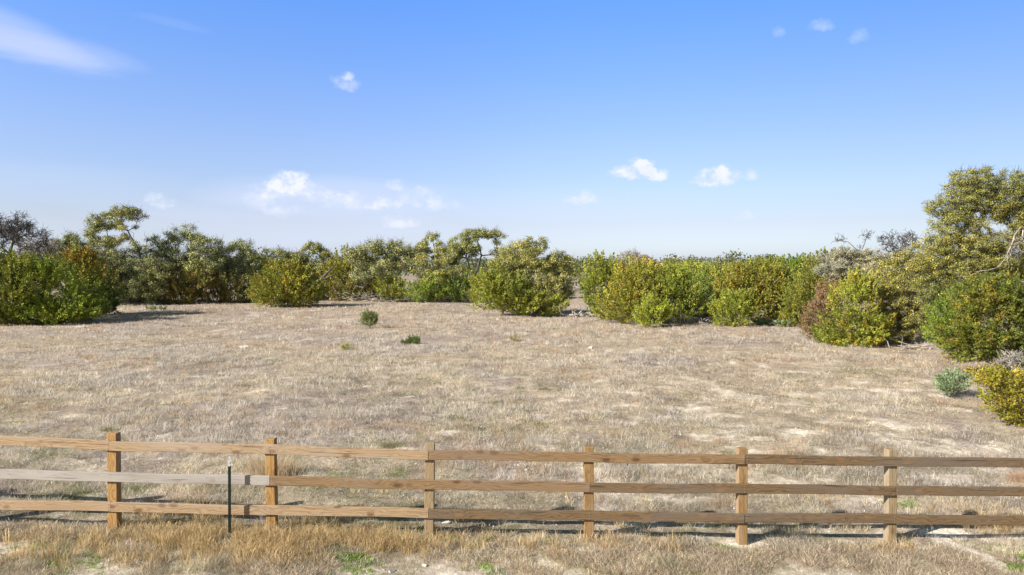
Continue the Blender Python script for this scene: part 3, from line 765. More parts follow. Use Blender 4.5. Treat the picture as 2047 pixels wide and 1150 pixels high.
def oak(label, px, Y, blobs, pal, seed, step_px=14.0, path=None, group='oaks around the field', name='live_oak', cat='oak tree', per=165, bare_=False, twigs=10, rmul=1.0, leaf=1.0, inner=.3, bark=None, thin=1.0, extra=None, holes=.36):
    R = np.random.default_rng(seed)
    x = at(px, 600, Y)[0]; base = np.array([x, Y, float(g(x, Y))])
    st = step_px * Y / F
    P, C = blob_points(R, blobs, Y, st, inner, holes=holes)
    if thin < 1: 
        k = R.uniform(0, 1, len(P)) < thin; P, C = P[k], C[k]
    gz = g(P[:, 0], P[:, 1]); P[:, 2] = np.maximum(P[:, 2], gz + st * .4)
    n = len(P); ht = P[:, 2].max() - base[2]
    if path:
        rt = [base - [0, 0, .3], base]
        for (qx, qy) in path: rt.append(at(qx, qy, Y + R.normal(0, .2)))
    else:
        mid = P.mean(0); rt = [base - [0, 0, .3], base]
        for f in (.2, .4, .6): rt.append(base + (mid - base) * np.array([f ** 1.3, f ** 1.3, f]) + R.normal(0, .03 * ht, 3) * [1, 1, .2])
    # smooth the root path
    rp = [rt[0]]
    for a_, b__ in zip(rt[:-1], rt[1:]):
        m = max(1, int(np.linalg.norm(np.array(b__) - a_) / (.09 * ht)))
        for s in range(1, m + 1): rp.append(np.array(a_) + (np.array(b__) - a_) * s / m + R.normal(0, .008 * ht, 3))
    e = place(name, label, cat, group, base)
    nd, pr, chn = skeleton(R, rp, P, ht * .09, .26, .05)
    mb, _ = limbs(nd, pr, chn, .0085 * (1 + Y / 70) * rmul, .46, (.042 * ht + .03) * rmul)
    # twigs
    tw = MB()
    if twigs:
        for i_ in range(n):
            for _ in range(twigs):
                d = R.normal(0, 1, 3) + (P[i_] - C[i_]) * .5 / (st + .01) * .4 + [0, 0, .3]; d /= np.linalg.norm(d)
                l_ = st * R.uniform(.5, 1.25); p1 = P[i_] + d * l_ * .55 + R.normal(0, .12 * l_, 3); p2 = P[i_] + d * l_ + R.normal(0, .15 * l_, 3)
                r0 = .0045 * (1 + Y / 22) * (1.2 if bare_ else .8)
                mb.tube([P[i_], p1, p2], [r0, r0 * .8, r0 * .35], 3, cap=False)
                if bare_:
                    for _k in range(2):
                        q = p1 + (p2 - p1) * R.uniform(0, .8); qq = q + R.normal(0, 1, 3) * l_ * .28
                        mb.tube([q, (q + qq) / 2 + R.normal(0, .04 * l_, 3), qq], [r0 * .6, r0 * .5, r0 * .3], 3, cap=False)
    if extra:
        dm = MB(); extra(dm, R)
        for v in dm.v: v -= base
        dl = dm.build('dead_limb', M_GREYBARK, e, True); dl['label'] = 'bleached bare dead limb'
    for v in mb.v: v -= base
    mb.build('trunk', bark or M_BARK, e, True)
    if per:
        ii = np.repeat(np.arange(n), per); N = len(ii)
        sz = st * R.uniform(.65, 1.15, n)
        v = unit(R.normal(0, 1, (N, 3))); rad = R.uniform(0, 1, N) ** .45
        off = v * rad[:, None] * sz[ii][:, None] * np.array([.95, .95, .62])
        c = P[ii] + off
        nrm = unit(v * 1.1 + R.normal(0, .5, (N, 3)) + np.array([0, 0, .3])); d = unit(np.cross(nrm, R.normal(0, 1, (N, 3)))); side = np.cross(nrm, d)
        ln = np.maximum(.048, Y * .00155) * R.uniform(.6, 1.35, N) * leaf
        V = cards(c, d, side, ln, ln * .62)
        pc = pal_mix(R, pal, n, P, Y)
        cc = pc[ii] * R.uniform(.65, 1.4, (N, 1)) * (1 + R.normal(0, .05, (N, 3)))
        cc = np.repeat(np.clip(cc, .004, 1), 4, axis=0)
        V[:, 2] = np.maximum(V[:, 2], np.repeat(g(c[:, 0], c[:, 1]), 4) + .01)
        mesh_obj('crown', V - base, np.arange(N * 4).reshape(-1, 4), None, M_OAK, cc, e)
    return e
ORG = (.30, .17, .02)
# --- left cluster
juniper('yellow green juniper at the far left edge, nearest of the left bushes', 12, 49, [(20, 575, 62, 66), (-50, 570, 70, 80), (10, 620, 60, 30)], [(4, YG), (3, OL), (2, GR)], 1)
juniper('bright green broad juniper second from the left edge', 95, 50, [(105, 585, 62, 60), (80, 545, 35, 32), (100, 625, 75, 22), (165, 620, 45, 20)], [(3, GR), (4, LG), (2, DG), (2, YG)], 2)
juniper('orange tipped juniper rising behind the bright green one at the left', 158, 55, [(158, 550, 40, 46), (150, 585, 55, 40), (155, 520, 20, 25)], P_J_GR, 3, top=((.26, .155, .025), .7))
juniper('small juniper with rust orange top at the right end of the left cluster', 208, 58, [(208, 580, 26, 42), (205, 608, 30, 20)], P_J_DG, 4, top=((.25, .145, .025), .65))
oak('bare dark branched tree against the sky at the far left', 10, 66, [(15, 462, 50, 30), (55, 478, 38, 22), (-30, 470, 50, 35), (30, 445, 26, 18)], None, 5, 13, path=[(14, 540), (18, 505), (28, 470)], per=0, bare_=True, twigs=8, name='bare_tree', cat='bare tree', group=None, rmul=1.1)
oak('low brownish leafless thicket tree behind the left junipers', 75, 70, [(70, 505, 34, 24), (95, 500, 18, 20)], None, 6, 9, per=0, bare_=True, twigs=9, name='bare_tree', cat='bare tree', group=None, bark=M_GREYBARK)
oak('small round topped oak left of the tall leaning oak', 150, 74, [(152, 480, 20, 20), (132, 508, 36, 26), (178, 512, 42, 26), (150, 540, 50, 26)], P_O_DK, 7)
oak('tallest oak of the far left, leaning left with a dark bare lower trunk', 300, 72, [(202, 448, 24, 18), (238, 428, 27, 13), (265, 432, 22, 14), (250, 455, 26, 14), (220, 478, 34, 15), (284, 478, 18, 20), (190, 470, 14, 16), (275, 505, 20, 14)], P_O_DK, 8, 12.5,
    path=[(297, 560), (284, 520), (268, 482), (258, 462)], rmul=1.15, thin=.85)
oak('grey green drooping oak below the tall leaning oak', 262, 71, [(225, 530, 50, 32), (262, 555, 50, 34), (235, 575, 45, 26), (300, 545, 36, 30), (298, 580, 30, 24)], P_O_GG, 9, twigs=14)
oak('broad grey green oak at the centre of the left treeline', 328, 75, [(325, 490, 32, 24), (375, 470, 34, 18), (405, 492, 38, 22), (345, 525, 44, 26), (400, 535, 46, 26), (432, 515, 24, 24)], P_O_GG, 10, path=[(328, 575), (330, 540), (340, 515)], thin=.9)
oak('oak with a long low branch reaching right at the end of the left treeline', 440, 77, [(480, 500, 32, 18), (505, 520, 24, 18), (455, 530, 32, 22), (490, 545, 34, 20), (430, 555, 34, 18)], P_O_GG, 11, path=[(442, 580), (450, 555), (472, 540), (500, 530)], thin=.9)
juniper('dark shaded juniper under the grey green drooping oak', 262, 76, [(262, 585, 36, 34), (300, 585, 30, 32)], P_J_DG, 12)
juniper('olive and rust juniper under the broad grey green oak', 365, 73, [(350, 582, 42, 30), (385, 575, 34, 34), (340, 560, 20, 20)], P_J_OB, 13)
juniper('dull brown green juniper right below the long low oak branch', 450, 75, [(430, 582, 34, 30), (475, 582, 34, 28)], [(3, DG), (3, OL), (2, BR)], 14)
oak('thin grey oak with open crown above the round yellow juniper', 555, 84, [(557, 508, 26, 18), (535, 530, 32, 18), (588, 522, 22, 18), (560, 550, 40, 20)], P_O_GG, 15, 12, thin=.8, twigs=14)
oak('slender oak with flat topped open crown right of the thin grey oak', 620, 84, [(615, 495, 24, 9), (640, 508, 20, 9), (600, 512, 18, 10), (645, 535, 22, 18), (612, 548, 36, 22), (655, 555, 26, 24)], P_O_DK, 16, 11, thin=.72, twigs=14, path=[(620, 560), (618, 530), (612, 505)])
juniper('round yellow green juniper standing alone in front of the far treeline', 575, 68, [(575, 575, 66, 36), (570, 552, 40, 26), (545, 592, 42, 22), (610, 592, 36, 22)], P_J_OY, 17)
juniper('yellow olive juniper with rounded top right of the lone round juniper', 690, 82, [(690, 535, 30, 30), (670, 555, 24, 24)], [(4, OL), (4, YG), (1, OR)], 18)
juniper('low rusty juniper at the foot of the yellow olive one', 705, 80, [(690, 582, 38, 22), (735, 580, 28, 20)], P_J_OB, 19)
oak('sprawling silver grey oak in the middle of the far treeline', 765, 78, [(722, 508, 28, 18), (760, 498, 40, 14), (800, 503, 32, 18), (738, 540, 46, 26), (788, 532, 42, 28)], P_O_GG, 20, twigs=16)
oak('low yellow green oak with dense foliage in the middle of the treeline', 850, 77, [(830, 552, 46, 26), (862, 528, 42, 24), (895, 555, 42, 26), (800, 560, 32, 22)], P_O_YG, 21, twigs=12)
oak('thin twisted oak poking above the low yellow green oak', 872, 80, [(864, 475, 12, 9), (845, 490, 18, 11), (835, 505, 22, 12), (885, 495, 16, 12), (890, 515, 26, 12)], P_O_DK, 22, 10, path=[(880, 540), (874, 515), (868, 492), (864, 478)], thin=.8, rmul=1.1)
oak('tall double trunked oak with sky showing under its crown', 945, 79, [(915, 488, 24, 13), (955, 470, 30, 12), (985, 475, 20, 14), (940, 490, 26, 12), (995, 500, 14, 18), (905, 512, 20, 10)], P_O_DK, 23, 11, path=[(948, 560), (955, 535), (962, 510), (958, 488)], thin=.85, rmul=1.2)
oak('slim leaning oak stem just left of the tall double trunked oak', 925, 80, [(925, 500, 16, 9), (938, 510, 12, 8), (905, 535, 16, 14)], P_O_GG, 24, 10, path=[(928, 560), (938, 535), (932, 510)], rmul=1.3, twigs=8)
juniper('dark green juniper left of the big central oak', 922, 76, [(920, 580, 30, 26)], P_J_DG, 25)
juniper('low juniper with bright green sprays below the low yellow green oak', 845, 76, [(845, 585, 36, 20), (875, 575, 24, 26)], P_J_GR, 26)
juniper('small yellow green juniper at the foot of the sprawling silver oak', 785, 77, [(785, 584, 26, 19), (768, 570, 16, 20)], P_J_YG, 27)
oak('grey oak filling the gap just left of the thin grey oak', 522, 81, [(520, 535, 26, 22), (515, 565, 34, 26), (535, 585, 26, 20)], P_O_GG, 70, 12, twigs=12)
oak('grey oak low behind the dark leaning dead limb', 668, 86, [(668, 545, 26, 18), (655, 575, 40, 24), (690, 570, 30, 24)], P_O_GG, 71, 12, twigs=12)
oak('shaded oak thicket behind the tall double trunked oak', 965, 86, [(930, 560, 36, 26), (975, 555, 34, 24), (900, 575, 34, 24)], P_O_GG, 72, 12, twigs=12)
oak('shaded grey oak behind the low rusty juniper', 725, 86, [(725, 565, 46, 30), (770, 575, 36, 24)], P_O_GG, 73, 12, twigs=12)
# --- centre
oak('large dark olive oak standing forward at the centre of the treeline', 1085, 58, [(1045, 510, 40, 28), (1070, 488, 26, 18), (1080, 540, 56, 42), (1112, 560, 32, 44), (1015, 540, 34, 36), (1128, 532, 18, 20), (1070, 590, 66, 32)], P_O_YG, 28, 12.5, twigs=8, path=[(1088, 590), (1080, 560), (1068, 530)])
juniper('bright yellow green juniper in front of the large central oak', 1005, 56.5, [(1000, 585, 58, 38), (1045, 602, 52, 26), (985, 565, 36, 28), (1095, 612, 36, 16)], P_J_YG, 29)
juniper('juniper with a spiky top just right of the central gap', 1210, 53, [(1215, 590, 46, 48), (1192, 545, 18, 30), (1222, 545, 22, 24), (1180, 575, 18, 26), (1165, 555, 12, 18)], [(4, YG), (3, GR), (1, OL)], 30, up=1.1)
juniper('broad orange and olive juniper behind the small bright cone shaped one', 1285, 50, [(1292, 580, 56, 52), (1262, 570, 40, 45), (1250, 612, 55, 32), (1320, 600, 35, 40)], P_J_OY, 31)
oak('leafless grey tree top above the broad orange and olive juniper', 1262, 54, [(1265, 515, 18, 14), (1250, 525, 18, 16), (1270, 535, 30, 20)], None, 32, 9, per=0, bare_=True, twigs=7, name='bare_tree', cat='bare tree', group=None, bark=M_GREYBARK)
oak('brown leaved small oak top above the broad orange juniper', 1290, 53, [(1290, 525, 18, 12), (1280, 540, 26, 16)], [(1, (.2, .13, .06)), (1, (.16, .12, .05))], 33, 10, twigs=10)
juniper('small bright green cone shaped juniper in front of the broad orange one', 1300, 47, [(1300, 632, 30, 20), (1297, 612, 18, 22), (1320, 625, 22, 16)], [(4, (.15, .19, .022)), (3, YG)], 34, 7.5, up=1.1, dead=.06)
juniper('deep green juniper right of the small bright cone', 1362, 49, [(1358, 585, 42, 46), (1372, 615, 32, 30), (1335, 570, 30, 36)], [(3, GR), (3, YG), (2, DG)], 35)
oak('dead pinkish sapling between the deep green and orange junipers', 1402, 51, [(1402, 600, 13, 20), (1400, 625, 9, 12)], None, 36, 7, per=0, bare_=True, twigs=6, name='dead_sapling', cat='bare tree', group=None, bark=M_GREYBARK, rmul=.8)
juniper('yellow green juniper behind the dead sapling', 1415, 63, [(1400, 565, 40, 32), (1440, 560, 40, 28)], P_J_YG, 37)
juniper('distant yellow green juniper behind the broad orange and deep green ones', 1350, 68, [(1350, 552, 44, 20), (1385, 548, 30, 16)], P_J_YG, 38)
juniper('large rust orange juniper at the centre of the right thicket', 1500, 51, [(1490, 580, 58, 48), (1535, 570, 44, 42), (1475, 560, 30, 25), (1520, 610, 45, 32)], P_J_OR, 39)
juniper('rounded yellow green juniper in front of the large rust orange one', 1462, 47.5, [(1462, 622, 38, 32), (1475, 605, 26, 24)], [(5, YG), (1, LG)], 40)
juniper('green juniper with a few pale dead twigs in the right thicket', 1575, 51, [(1572, 612, 42, 38), (1590, 570, 40, 34)], [(3, GR), (3, YG), (2, OL)], 41, dead=.08)
juniper('tall yellow green juniper left of the dead brown one', 1640, 48, [(1645, 555, 44, 40), (1615, 600, 46, 44), (1652, 520, 18, 20), (1590, 635, 30, 20)], P_J_OY, 42)
juniper('distant juniper peeking over the right thicket', 1545, 78, [(1545, 538, 46, 14), (1500, 545, 40, 12)], P_J_YG, 43)
juniper('distant dark spiky juniper left of the pale grey oak', 1598, 76, [(1598, 530, 20, 13), (1575, 538, 20, 12)], P_J_GR, 44, up=1.2)
oak('pale grey twiggy oak dome above the right thicket', 1715, 44, [(1705, 518, 60, 20), (1745, 528, 42, 20), (1670, 525, 34, 20), (1710, 540, 70, 20)], P_O_GY, 45, 10.5, twigs=22, bark=M_GREYBARK, path=[(1715, 590), (1722, 565), (1715, 540)], inner=.5)
oak('thin bare branches with a few dark leaves above the pale grey oak', 1722, 46, [(1690, 482, 22, 10), (1728, 472, 14, 9), (1715, 490, 22, 12)], P_O_DK, 46, 11, per=7, path=[(1722, 520), (1716, 500)], thin=.7, bare_=True, twigs=5, name='bare_tree', cat='bare tree', group=None)
oak('curved bare branched treetop left of the big yellow oak', 1815, 44, [(1778, 482, 20, 12), (1800, 475, 26, 12), (1785, 495, 20, 10), (1820, 480, 14, 12)], None, 47, 10, per=0, path=[(1818, 560), (1812, 530), (1800, 505), (1785, 490)], thin=.7, bare_=True, twigs=5, name='bare_tree', cat='bare tree', group=None, rmul=1.1)
# --- right edge
juniper('dead reddish brown juniper leaning right in the thicket', 1640, 39, [(1655, 600, 22, 34), (1632, 645, 24, 36), (1650, 625, 20, 34)], P_J_BR, 48, 8.5, name='dead_juniper', cat='dead juniper', group=None, dead=.2, density=.8)
juniper('yellow green juniper right of the dead brown one', 1700, 37, [(1705, 610, 40, 52), (1690, 655, 46, 34), (1738, 655, 42, 32), (1720, 575, 28, 24), (1700, 685, 55, 12)], [(4, YG), (3, GR), (1, OR)], 49, 10)
oak('low spreading oak with small yellow green leaves left of the big oak', 1815, 38, [(1800, 555, 50, 44), (1838, 590, 50, 48), (1790, 620, 42, 44), (1835, 520, 38, 32), (1850, 640, 40, 34), (1790, 660, 40, 24), (1770, 590, 36, 40)], P_O_YL, 50, 12.5, per=110, path=[(1830, 640), (1840, 600), (1835, 560)], twigs=10, holes=.22)
def dead_limb(mb, R):
    def br(p, q, r0, lev):
        p = np.array(p); q = np.array(q); m = 5; pts = [p + (q - p) * s / m + R.normal(0, .05, 3) * (0 < s) for s in range(m + 1)]
        mb.tube(pts, np.linspace(r0, r0 * .35, m + 1), 5)
        if lev:
            for _ in range(5):
                a_ = pts[R.integers(1, m + 1)]; br(a_, a_ + R.normal(0, .55, 3) * [1, .6, .9] + [0, 0, -.15], r0 * .5, lev - 1)
    br(at(2040, 455, 31), at(2000, 530, 30.6), .035, 2); br(at(2045, 460, 31), at(2030, 520, 31.4), .03, 2)
oak('huge yellow leaved oak towering at the right edge with a thick horizontal limb', 2140, 32, [(1885, 425, 28, 36), (1925, 375, 30, 34), (1965, 358, 32, 22), (2020, 372, 40, 26), (2085, 380, 60, 44), (1895, 480, 42, 36), (1950, 495, 48, 26), (1870, 530, 44, 30), (1920, 540, 46, 26), (2010, 510, 44, 22), (2060, 480, 40, 34), (2125, 470, 60, 60), (1925, 430, 34, 34), (1945, 398, 36, 26), (2165, 420, 60, 60), (1870, 580, 44, 34), (1905, 610, 36, 30), (1950, 600, 30, 24), (1915, 510, 44, 34), (1985, 490, 40, 26), (1990, 400, 44, 28), (2000, 425, 30, 18), (1945, 455, 30, 24), (2035, 455, 26, 22), (2020, 540, 34, 22), (1980, 528, 60, 16), (2045, 430, 34, 30)],
    P_O_YL, 51, 12.5, per=140, path=[(2138, 640), (2120, 585), (2095, 560), (2050, 553), (2010, 550), (1978, 549), (1955, 572), (1930, 605)], twigs=9, rmul=1.0, extra=dead_limb, leaf=.95, holes=.27)
juniper('dark green layered juniper under the huge oak at the right edge', 2000, 27.5, [(1985, 605, 66, 50), (2035, 595, 50, 40), (1912, 668, 28, 24), (1950, 590, 40, 30), (1988, 574, 34, 20), (1965, 670, 62, 42), (2050, 640, 60, 50), (2040, 700, 60, 40), (1930, 690, 45, 30), (2110, 680, 60, 60), (2020, 600, 50, 34)], [(3, (.06, .08, .016)), (2, YG), (4, (.05, .07, .016)), (1, OR)], 52, 9.5, up=.2, inner=.45, holes=.33)
juniper('shadowed juniper between the low spreading oak and the dark layered juniper', 1905, 31, [(1900, 640, 42, 44), (1925, 610, 36, 36), (1885, 665, 34, 30)], P_J_GR, 65, holes=.36)
juniper('dark juniper closing the gap behind the dead pinkish sapling', 1398, 56, [(1400, 595, 40, 40), (1395, 615, 36, 26)], P_J_DG, 66)
juniper('low spreading yellow green juniper at the right foot of the dead brown one', 1668, 38, [(1660, 672, 30, 22)], P_J_YG, 67)
juniper('low yellow orange juniper spreading in at the lower right edge', 2062, 19.5, [(2020, 790, 46, 38), (2070, 800, 50, 46), (1975, 757, 26, 14), (2010, 760, 36, 22), (2100, 770, 50, 50), (2035, 825, 34, 22)], P_J_YELL, 53, 11, up=.45, name='juniper', dead=.05)
juniper('grey green leafy shrub at the foot of the right edge junipers', 1908, 23.5, [(1908, 764, 26, 20), (1895, 772, 22, 13)], P_S_BL, 54, 8, name='shrub', cat='shrub', group='shrubs dotted in the field')
oak('grey leafless shrub tucked between the two right edge junipers', 2025, 23.5, [(2025, 722, 22, 18)], None, 55, 12, per=0, bare_=True, twigs=8, name='dead_shrub', cat='shrub', group=None, bark=M_GREYBARK, rmul=.5)
# --- small bushes in the field
juniper('small rounded green bush alone in the field, the farther and larger one', 738, 46, [(738, 640, 17, 11), (736, 634, 13, 9)], P_S_GR, 56, 4.6, name='shrub', cat='shrub', group='shrubs dotted in the field', up=1)
juniper('small dark green bush in the middle of the field, nearer of the two', 822, 37.3, [(822, 690, 17, 9), (826, 682, 12, 9)], P_S_DG, 57, 5, name='shrub', cat='shrub', group='shrubs dotted in the field', up=1)
juniper('tiny yellow green bush low in the grass left of the dark green one', 695, 34.5, [(695, 708, 10, 5)], [(1, (.16, .18, .06))], 58, 6, name='shrub', cat='shrub', group='shrubs dotted in the field', up=1)
juniper('faint grey olive bush in the field below the large central oak', 1028, 39, [(1028, 681, 9, 3)], [(1, (.19, .18, .1))], 59, 6, name='shrub', cat='shrub', group='shrubs dotted in the field', up=1)
juniper('pale sage green bush at the foot of the right thicket', 1565, 48, [(1565, 654, 20, 9)], P_S_BL, 60, 7, name='shrub', cat='shrub', group='shrubs dotted in the field', up=1)
juniper('small sage bush beside the rounded yellow green juniper', 1522, 49, [(1522, 651, 13, 8)], P_S_BL, 61, 7, name='shrub', cat='shrub', group='shrubs dotted in the field', up=1)
juniper('pale dry sage clump at the foot of the dead brown juniper', 1618, 43, [(1618, 668, 14, 6)], [(1, (.25, .24, .15))], 62, 7, name='shrub', cat='shrub', group='shrubs dotted in the field', up=1)
juniper('sparse green sprig in the shadow right of the left junipers', 302, 64, [(302, 622, 8, 5)], P_S_GR, 63, 5, name='shrub', cat='shrub', group='shrubs dotted in the field', up=1)
juniper('second faint green sprig farther right at the shaded left field edge', 325, 64, [(325, 624, 7, 4)], P_S_GR, 64, 5, name='shrub', cat='shrub', group='shrubs dotted in the field', up=1)

# ------------------------------------------------------------------ far woodland beyond the named trees
R = np.random.default_rng(99)
n = 3200
Yt = R.uniform(90, 240, n); ax_ = R.uniform(-.95, .95, n)
Xt = ax_ * Yt; gap = np.abs(Xt / Yt - (1150 - W / 2) / F) > -1
Xt, Yt = Xt[gap], Yt[gap]; n = len(Xt)
ht = 3.2 + 3.3 * fbm(Xt * .06, Yt * .05, 8, 3) + R.uniform(-.5, .5, n)
Zt = R.uniform(.2, 1, n) ** .6 * ht
per = 46; ii = np.repeat(np.arange(n), per); N = len(ii)
v = unit(R.normal(0, 1, (N, 3))); c = np.stack([Xt, Yt, Zt], 1)[ii] + v * (R.uniform(0, 1, N) ** .5)[:, None] * A([1.5, 1.5, .9])
nrm = unit(v + R.normal(0, .7, (N, 3))); d = unit(np.cross(nrm, R.normal(0, 1, (N, 3)))); side = np.cross(nrm, d)
ln = R.uniform(.22, .5, N); V = cards(c, d, side, ln, ln * .7)
pc = A([(.11, .125, .045), (.085, .11, .04), (.14, .14, .05)])[R.integers(0, 3, n)] * R.uniform(.8, 1.2, (n, 1))
wd_ = mesh_obj('woodland', V, np.arange(N * 4).reshape(-1, 4), None, M_OAK, np.repeat(pc[ii] * R.uniform(.7, 1.3, (N, 1)), 4, axis=0))
tag(wd_, 'distant green woodland filling the horizon behind the treeline', 'woodland', None, 'stuff')

# ------------------------------------------------------------------ brush piles and dead wood
def brush(label, px, py, wpx, hpx, k, seed, th=.02, name='brush_pile', cat='dead wood'):
    R = np.random.default_rng(seed); c = hit(px, py); s = c[1] / F
    e = MB()
    for _ in range(k):
        p = c + A([R.normal(0, wpx * s * .4), R.normal(0, .3), abs(R.normal(0, hpx * s * .35))])
        d = A([R.normal(0, 1), R.normal(0, .5), R.normal(0, .45)]); d = d / np.linalg.norm(d) * R.uniform(.3, 1.0) * wpx * s * .5
        q = p + d; q[2] = max(q[2], c[2] + .02); m = (p + q) / 2 + R.normal(0, .07, 3)
        r = th * R.uniform(.5, 1.6)
        e.tube([p - c, m - c, q - c], [r, r * .8, r * .4], 5)
    o = e.build(name, M_GREYBARK, None, True); o.location = c
    return tag(o, label, cat)
brush('pale grey brush pile at the foot of the sprawling silver oak', 738, 603, 60, 30, 90, 1, .025)
brush('tangle of dead branches below the low yellow green oak', 868, 603, 55, 24, 70, 2, .028)
brush('flat heap of bleached logs in the gap right of the central oak', 1160, 634, 46, 10, 46, 3, .045, 'log_heap')
brush('fallen grey branches under the low spreading yellow oak', 1830, 698, 60, 14, 34, 4, .022)
brush('dead branches in the shade left of the rust orange juniper', 1412, 652, 36, 18, 40, 5, .018)
brush('few grey sticks right of the dark juniper by the central oak', 905, 604, 40, 8, 26, 6, .022, 'fallen_branch')
# thick grey log leaning behind the lone round juniper
mb = MB(); p = [at(640, 560, 76), at(655, 545, 76), at(672, 528, 76)]
b0 = A([at(620, 575, 76)[0], 76, float(g(at(620, 575, 76)[0], 76))])
mb.tube([A(b0), at(630, 568, 76), *p], [.25, .2, .17, .12, .06], 7); mb.tube([p[0], at(662, 552, 76), at(680, 545, 76)], [.12, .08, .04], 5)
for v_ in mb.v: v_ -= b0
o = mb.build('leaning_log', M_BARK, None, True); o.location = b0; tag(o, 'dark leaning dead limb behind the lone round juniper', 'dead wood')

# ------------------------------------------------------------------ stones
def stone(label, px, py, s, seed, flat=.45, group=None):
    R = np.random.default_rng(seed); c = hit(px, py)
    th = np.linspace(0, math.pi, 7); ph = np.arange(10) * 2 * math.pi / 10; V = []
    for i_, t in enumerate(th[1:-1]):
        for p_ in ph: V.append((math.sin(t) * math.cos(p_), math.sin(t) * math.sin(p_), math.cos(t)))
    V += [(0, 0, 1), (0, 0, -1)]; V = A(V)
    for _ in range(6):
        nn = R.normal(0, 1, 3); nn /= np.linalg.norm(nn); lim = R.uniform(.45, .8); dd = V @ nn; V = V - np.clip(dd - lim, 0, 1)[:, None] * nn
    V = V * A([s, s * R.uniform(.5, .9), s * flat]) * (1 + R.normal(0, .05, V.shape))
    Qd = [(i_ * 10 + j, (i_ + 1) * 10 + j, (i_ + 1) * 10 + (j + 1) % 10, i_ * 10 + (j + 1) % 10) for i_ in range(4) for j in range(10)]
    Tr = [(50, j, (j + 1) % 10) for j in range(10)] + [(51, 40 + (j + 1) % 10, 40 + j) for j in range(10)]
    o = mesh_obj('stone', V, Qd, Tr, M_LIME); o.location = (c[0], c[1], c[2] + s * flat * .3); o.rotation_euler = (0, 0, R.uniform(0, 6))
    return tag(o, label, 'stone', group)
SG = 'limestone pieces lying in the grass'
stone('flat pale limestone slab on the field left of the small bushes', 490, 695, .30, 1, .25, SG)
stone('white stone in the grass below the juniper with a spiky top', 1181, 697, .24, 2, .4, SG)
stone('thin white stone on the field in front of the left junipers', 160, 655, .42, 3, .15, SG)
stone('chalky stone at the right foot of the first rail post', 247, 1056, .075, 4, .5, SG)
stone('pale stone lying in the golden grass right of the steel post', 480, 1084, .05, 5, .4, SG)
stone('whitish stone at the bottom edge below the steel post', 222, 1120, .06, 6, .4, SG)
stone('left one of three white stones behind the top rail, mid fence', 1036, 931, .045, 7, .5, SG)
stone('right one of three white stones behind the top rail, mid fence', 1052, 933, .05, 8, .5, SG)
stone('lowest of three white stones behind the top rail, mid fence', 1052, 940, .05, 9, .5, SG)
stone('flat white stone under the bottom rail between third and fourth posts', 893, 1046, .09, 10, .3, SG)
stone('white stone at the bottom edge below the third rail post', 783, 1143, .07, 11, .45, SG)
stone('pale rounded stone at the bottom left of the third rail post', 848, 1132, .05, 12, .5, SG)
stone('bluish stone in the shadow right of the sixth rail post', 1850, 1059, .06, 13, .5, SG)
stone('pale rock by the white scrape in the lower right corner', 1902, 1124, .07, 14, .5, SG)
stone('small grey rock on the shadow line right of the sixth post', 1907, 1076, .04, 15, .5, SG)
stone('bleached stone in the pale soil right of the scrape', 2022, 1122, .04, 16, .5, SG)
stone('whitish stone behind the middle rail right of the fourth post', 1238, 988, .06, 17, .4, SG)
stone('pale stone behind the middle rail left of the sixth post', 1745, 1003, .11, 18, .2, SG)
# gravel flecks
R = np.random.default_rng(7); X, Y = sample(R, 26000, 7.8, 45, 1.2)
bz = bare(X, Y); m = R.uniform(0, 1, len(X)) < (.05 + .9 * bz); X, Y = X[m], Y[m]; N = len(X)
s = .008 * (Y / 10) ** .8 * R.uniform(.5, 2.2, N); z = g(X, Y)
oct_ = A([(1, 0, 0), (0, 1, 0), (-1, 0, 0), (0, -1, 0), (0, 0, .7), (0, 0, -.5)])
V = A([0, 0, 0]) + np.stack([X, Y, z + s * .3], 1)[:, None] + oct_[None] * s[:, None, None] * R.uniform(.6, 1.4, (N, 6, 1))
ft = A([(0, 1, 4), (1, 2, 4), (2, 3, 4), (3, 0, 4), (1, 0, 5), (2, 1, 5), (3, 2, 5), (0, 3, 5)])
gr = mesh_obj('gravel', V.reshape(-1, 3), None, (np.arange(N)[:, None, None] * 6 + ft[None]).reshape(-1, 3), M_LIME)
tag(gr, 'tiny pale limestone chips strewn over the bare soil', 'gravel', None, 'stuff')

# ------------------------------------------------------------------ flag and pole, house at the right
fy = 96.; fb = at(1305, 525, fy); fb0 = A([fb[0], fy, float(g(fb[0], fy))])
fl = empty('flag_pole', fb0); tag(fl, 'distant flag with red and white stripes on a pole behind the orange juniper', 'flag pole')
topz = at(1305, 519, fy)[2] - fb0[2]
mb = MB(); mb.tube([(0, 0, -.3), (0, 0, topz * .5), (0, 0, topz + .15)], [.05, .045, .03], 10); mb.build('pole', M_POLE, fl, True)
M_FLAG, n, b = mat_new('striped_flag_cloth')
uvx = n.new('ShaderNodeVertexColor', layer_name='Col'); sp = n.new('ShaderNodeSeparateXYZ'); n.l.new(uvx.outputs[0], sp.inputs[0])
stripe = n.m('LESS_THAN', n.m('FRACT', n.m('MULTIPLY', sp.outputs[1], 6.5)), .5)
c = n.mix(stripe, (.75, .74, .74), (.55, .03, .05))
cant = n.m('MULTIPLY', n.m('LESS_THAN', sp.outputs[0], .4), n.m('GREATER_THAN', sp.outputs[1], 6 / 13))
sv = n.m('MULTIPLY', n.m('LESS_THAN', n.m('ABSOLUTE', n.m('SUBTRACT', n.m('FRACT', n.m('MULTIPLY', sp.outputs[0], 15.)), .5)), .2), n.m('LESS_THAN', n.m('ABSOLUTE', n.m('SUBTRACT', n.m('FRACT', n.m('MULTIPLY', sp.outputs[1], 9.3)), .5)), .2))
blue = n.mix(sv, (.02, .035, .15), (.7, .7, .72)); c = n.mix(cant, c, blue)
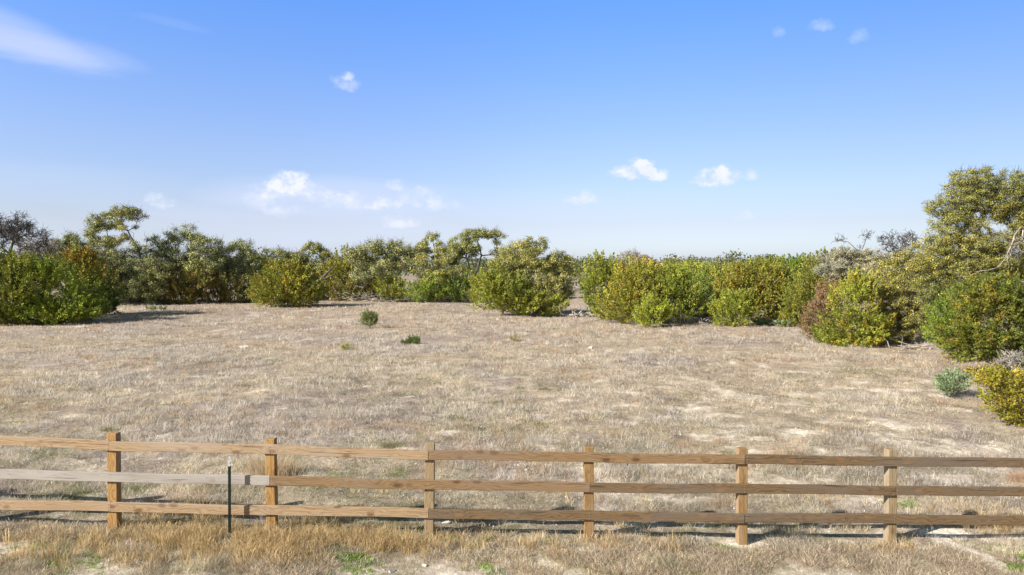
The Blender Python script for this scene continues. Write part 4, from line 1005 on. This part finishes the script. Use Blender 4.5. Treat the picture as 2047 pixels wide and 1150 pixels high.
n.put(b.inputs['Base Color'], c); b.inputs['Roughness'].default_value = .8
V = []; C = []; nu, nv2 = 40, 28
for i_ in range(nu + 1):
    for j in range(nv2 + 1):
        u, v_ = i_ / nu, j / nv2
        V.append((u * 1.55 - .12 * u * u, .10 * math.sin(u * 9 + v_), topz - 1.05 + v_ * .98 - .55 * u ** 1.3 + .05 * math.sin(u * 8))); C.append((u, v_, 0))
Qd = [(i_ * (nv2 + 1) + j, (i_ + 1) * (nv2 + 1) + j, (i_ + 1) * (nv2 + 1) + j + 1, i_ * (nv2 + 1) + j + 1) for i_ in range(nu) for j in range(nv2)]
mesh_obj('flag', V, Qd, None, M_FLAG, C, fl, True)

hy = 52.; hx0, hx1 = at(2018, 560, hy + 8)[0], at(2520, 560, hy)[0]; hz = at(2010, 556, hy)[2]
hb = empty('house', ((hx0 + hx1) / 2, hy + 4, 0)); tag(hb, 'pale building glimpsed through the branches at the right edge', 'house')
hw = (hx1 - hx0) / 2
mb = MB(); mb.box((0, 0, hz / 2 - .1), (hw, 4, hz / 2 + .1)); mb.build('wall', M_WALL, hb)
V = [(-hw - .4, -4.5, hz - .1), (hw + .4, -4.5, hz - .1), (hw + .4, 0, hz + .35), (-hw - .4, 0, hz + .35), (hw + .4, 4.5, hz - .1), (-hw - .4, 4.5, hz - .1)]
V = A(V); V = np.vstack([V, V - [0, 0, -.12]])
mesh_obj('roof', V, [(0, 1, 2, 3), (3, 2, 4, 5), (6, 9, 8, 7), (9, 11, 10, 8), (0, 6, 7, 1), (5, 4, 10, 11), (0, 3, 9, 6), (3, 5, 11, 9), (1, 7, 8, 2), (2, 8, 10, 4)], None, M_ROOF, None, hb)
for k in range(3):
    x_ = -hw + 2.4 + k * 4.4
    fr = MB()
    for (cx, cz, a_, c_) in ((0, .62, .62, .05), (0, -.62, .62, .05), (-.57, 0, .05, .57), (.57, 0, .05, .57)): fr.box((x_ + cx, -4.03, hz * .55 + cz), (a_, .03, c_))
    wn = fr.build('window', M_POLE, hb)
    pn = MB(); pn.box((x_, -4.01, hz * .55), (.52, .012, .57)); pn.build('pane', M_GLASS, wn)
print('verts', sum(len(m.vertices) for m in bpy.data.meshes))
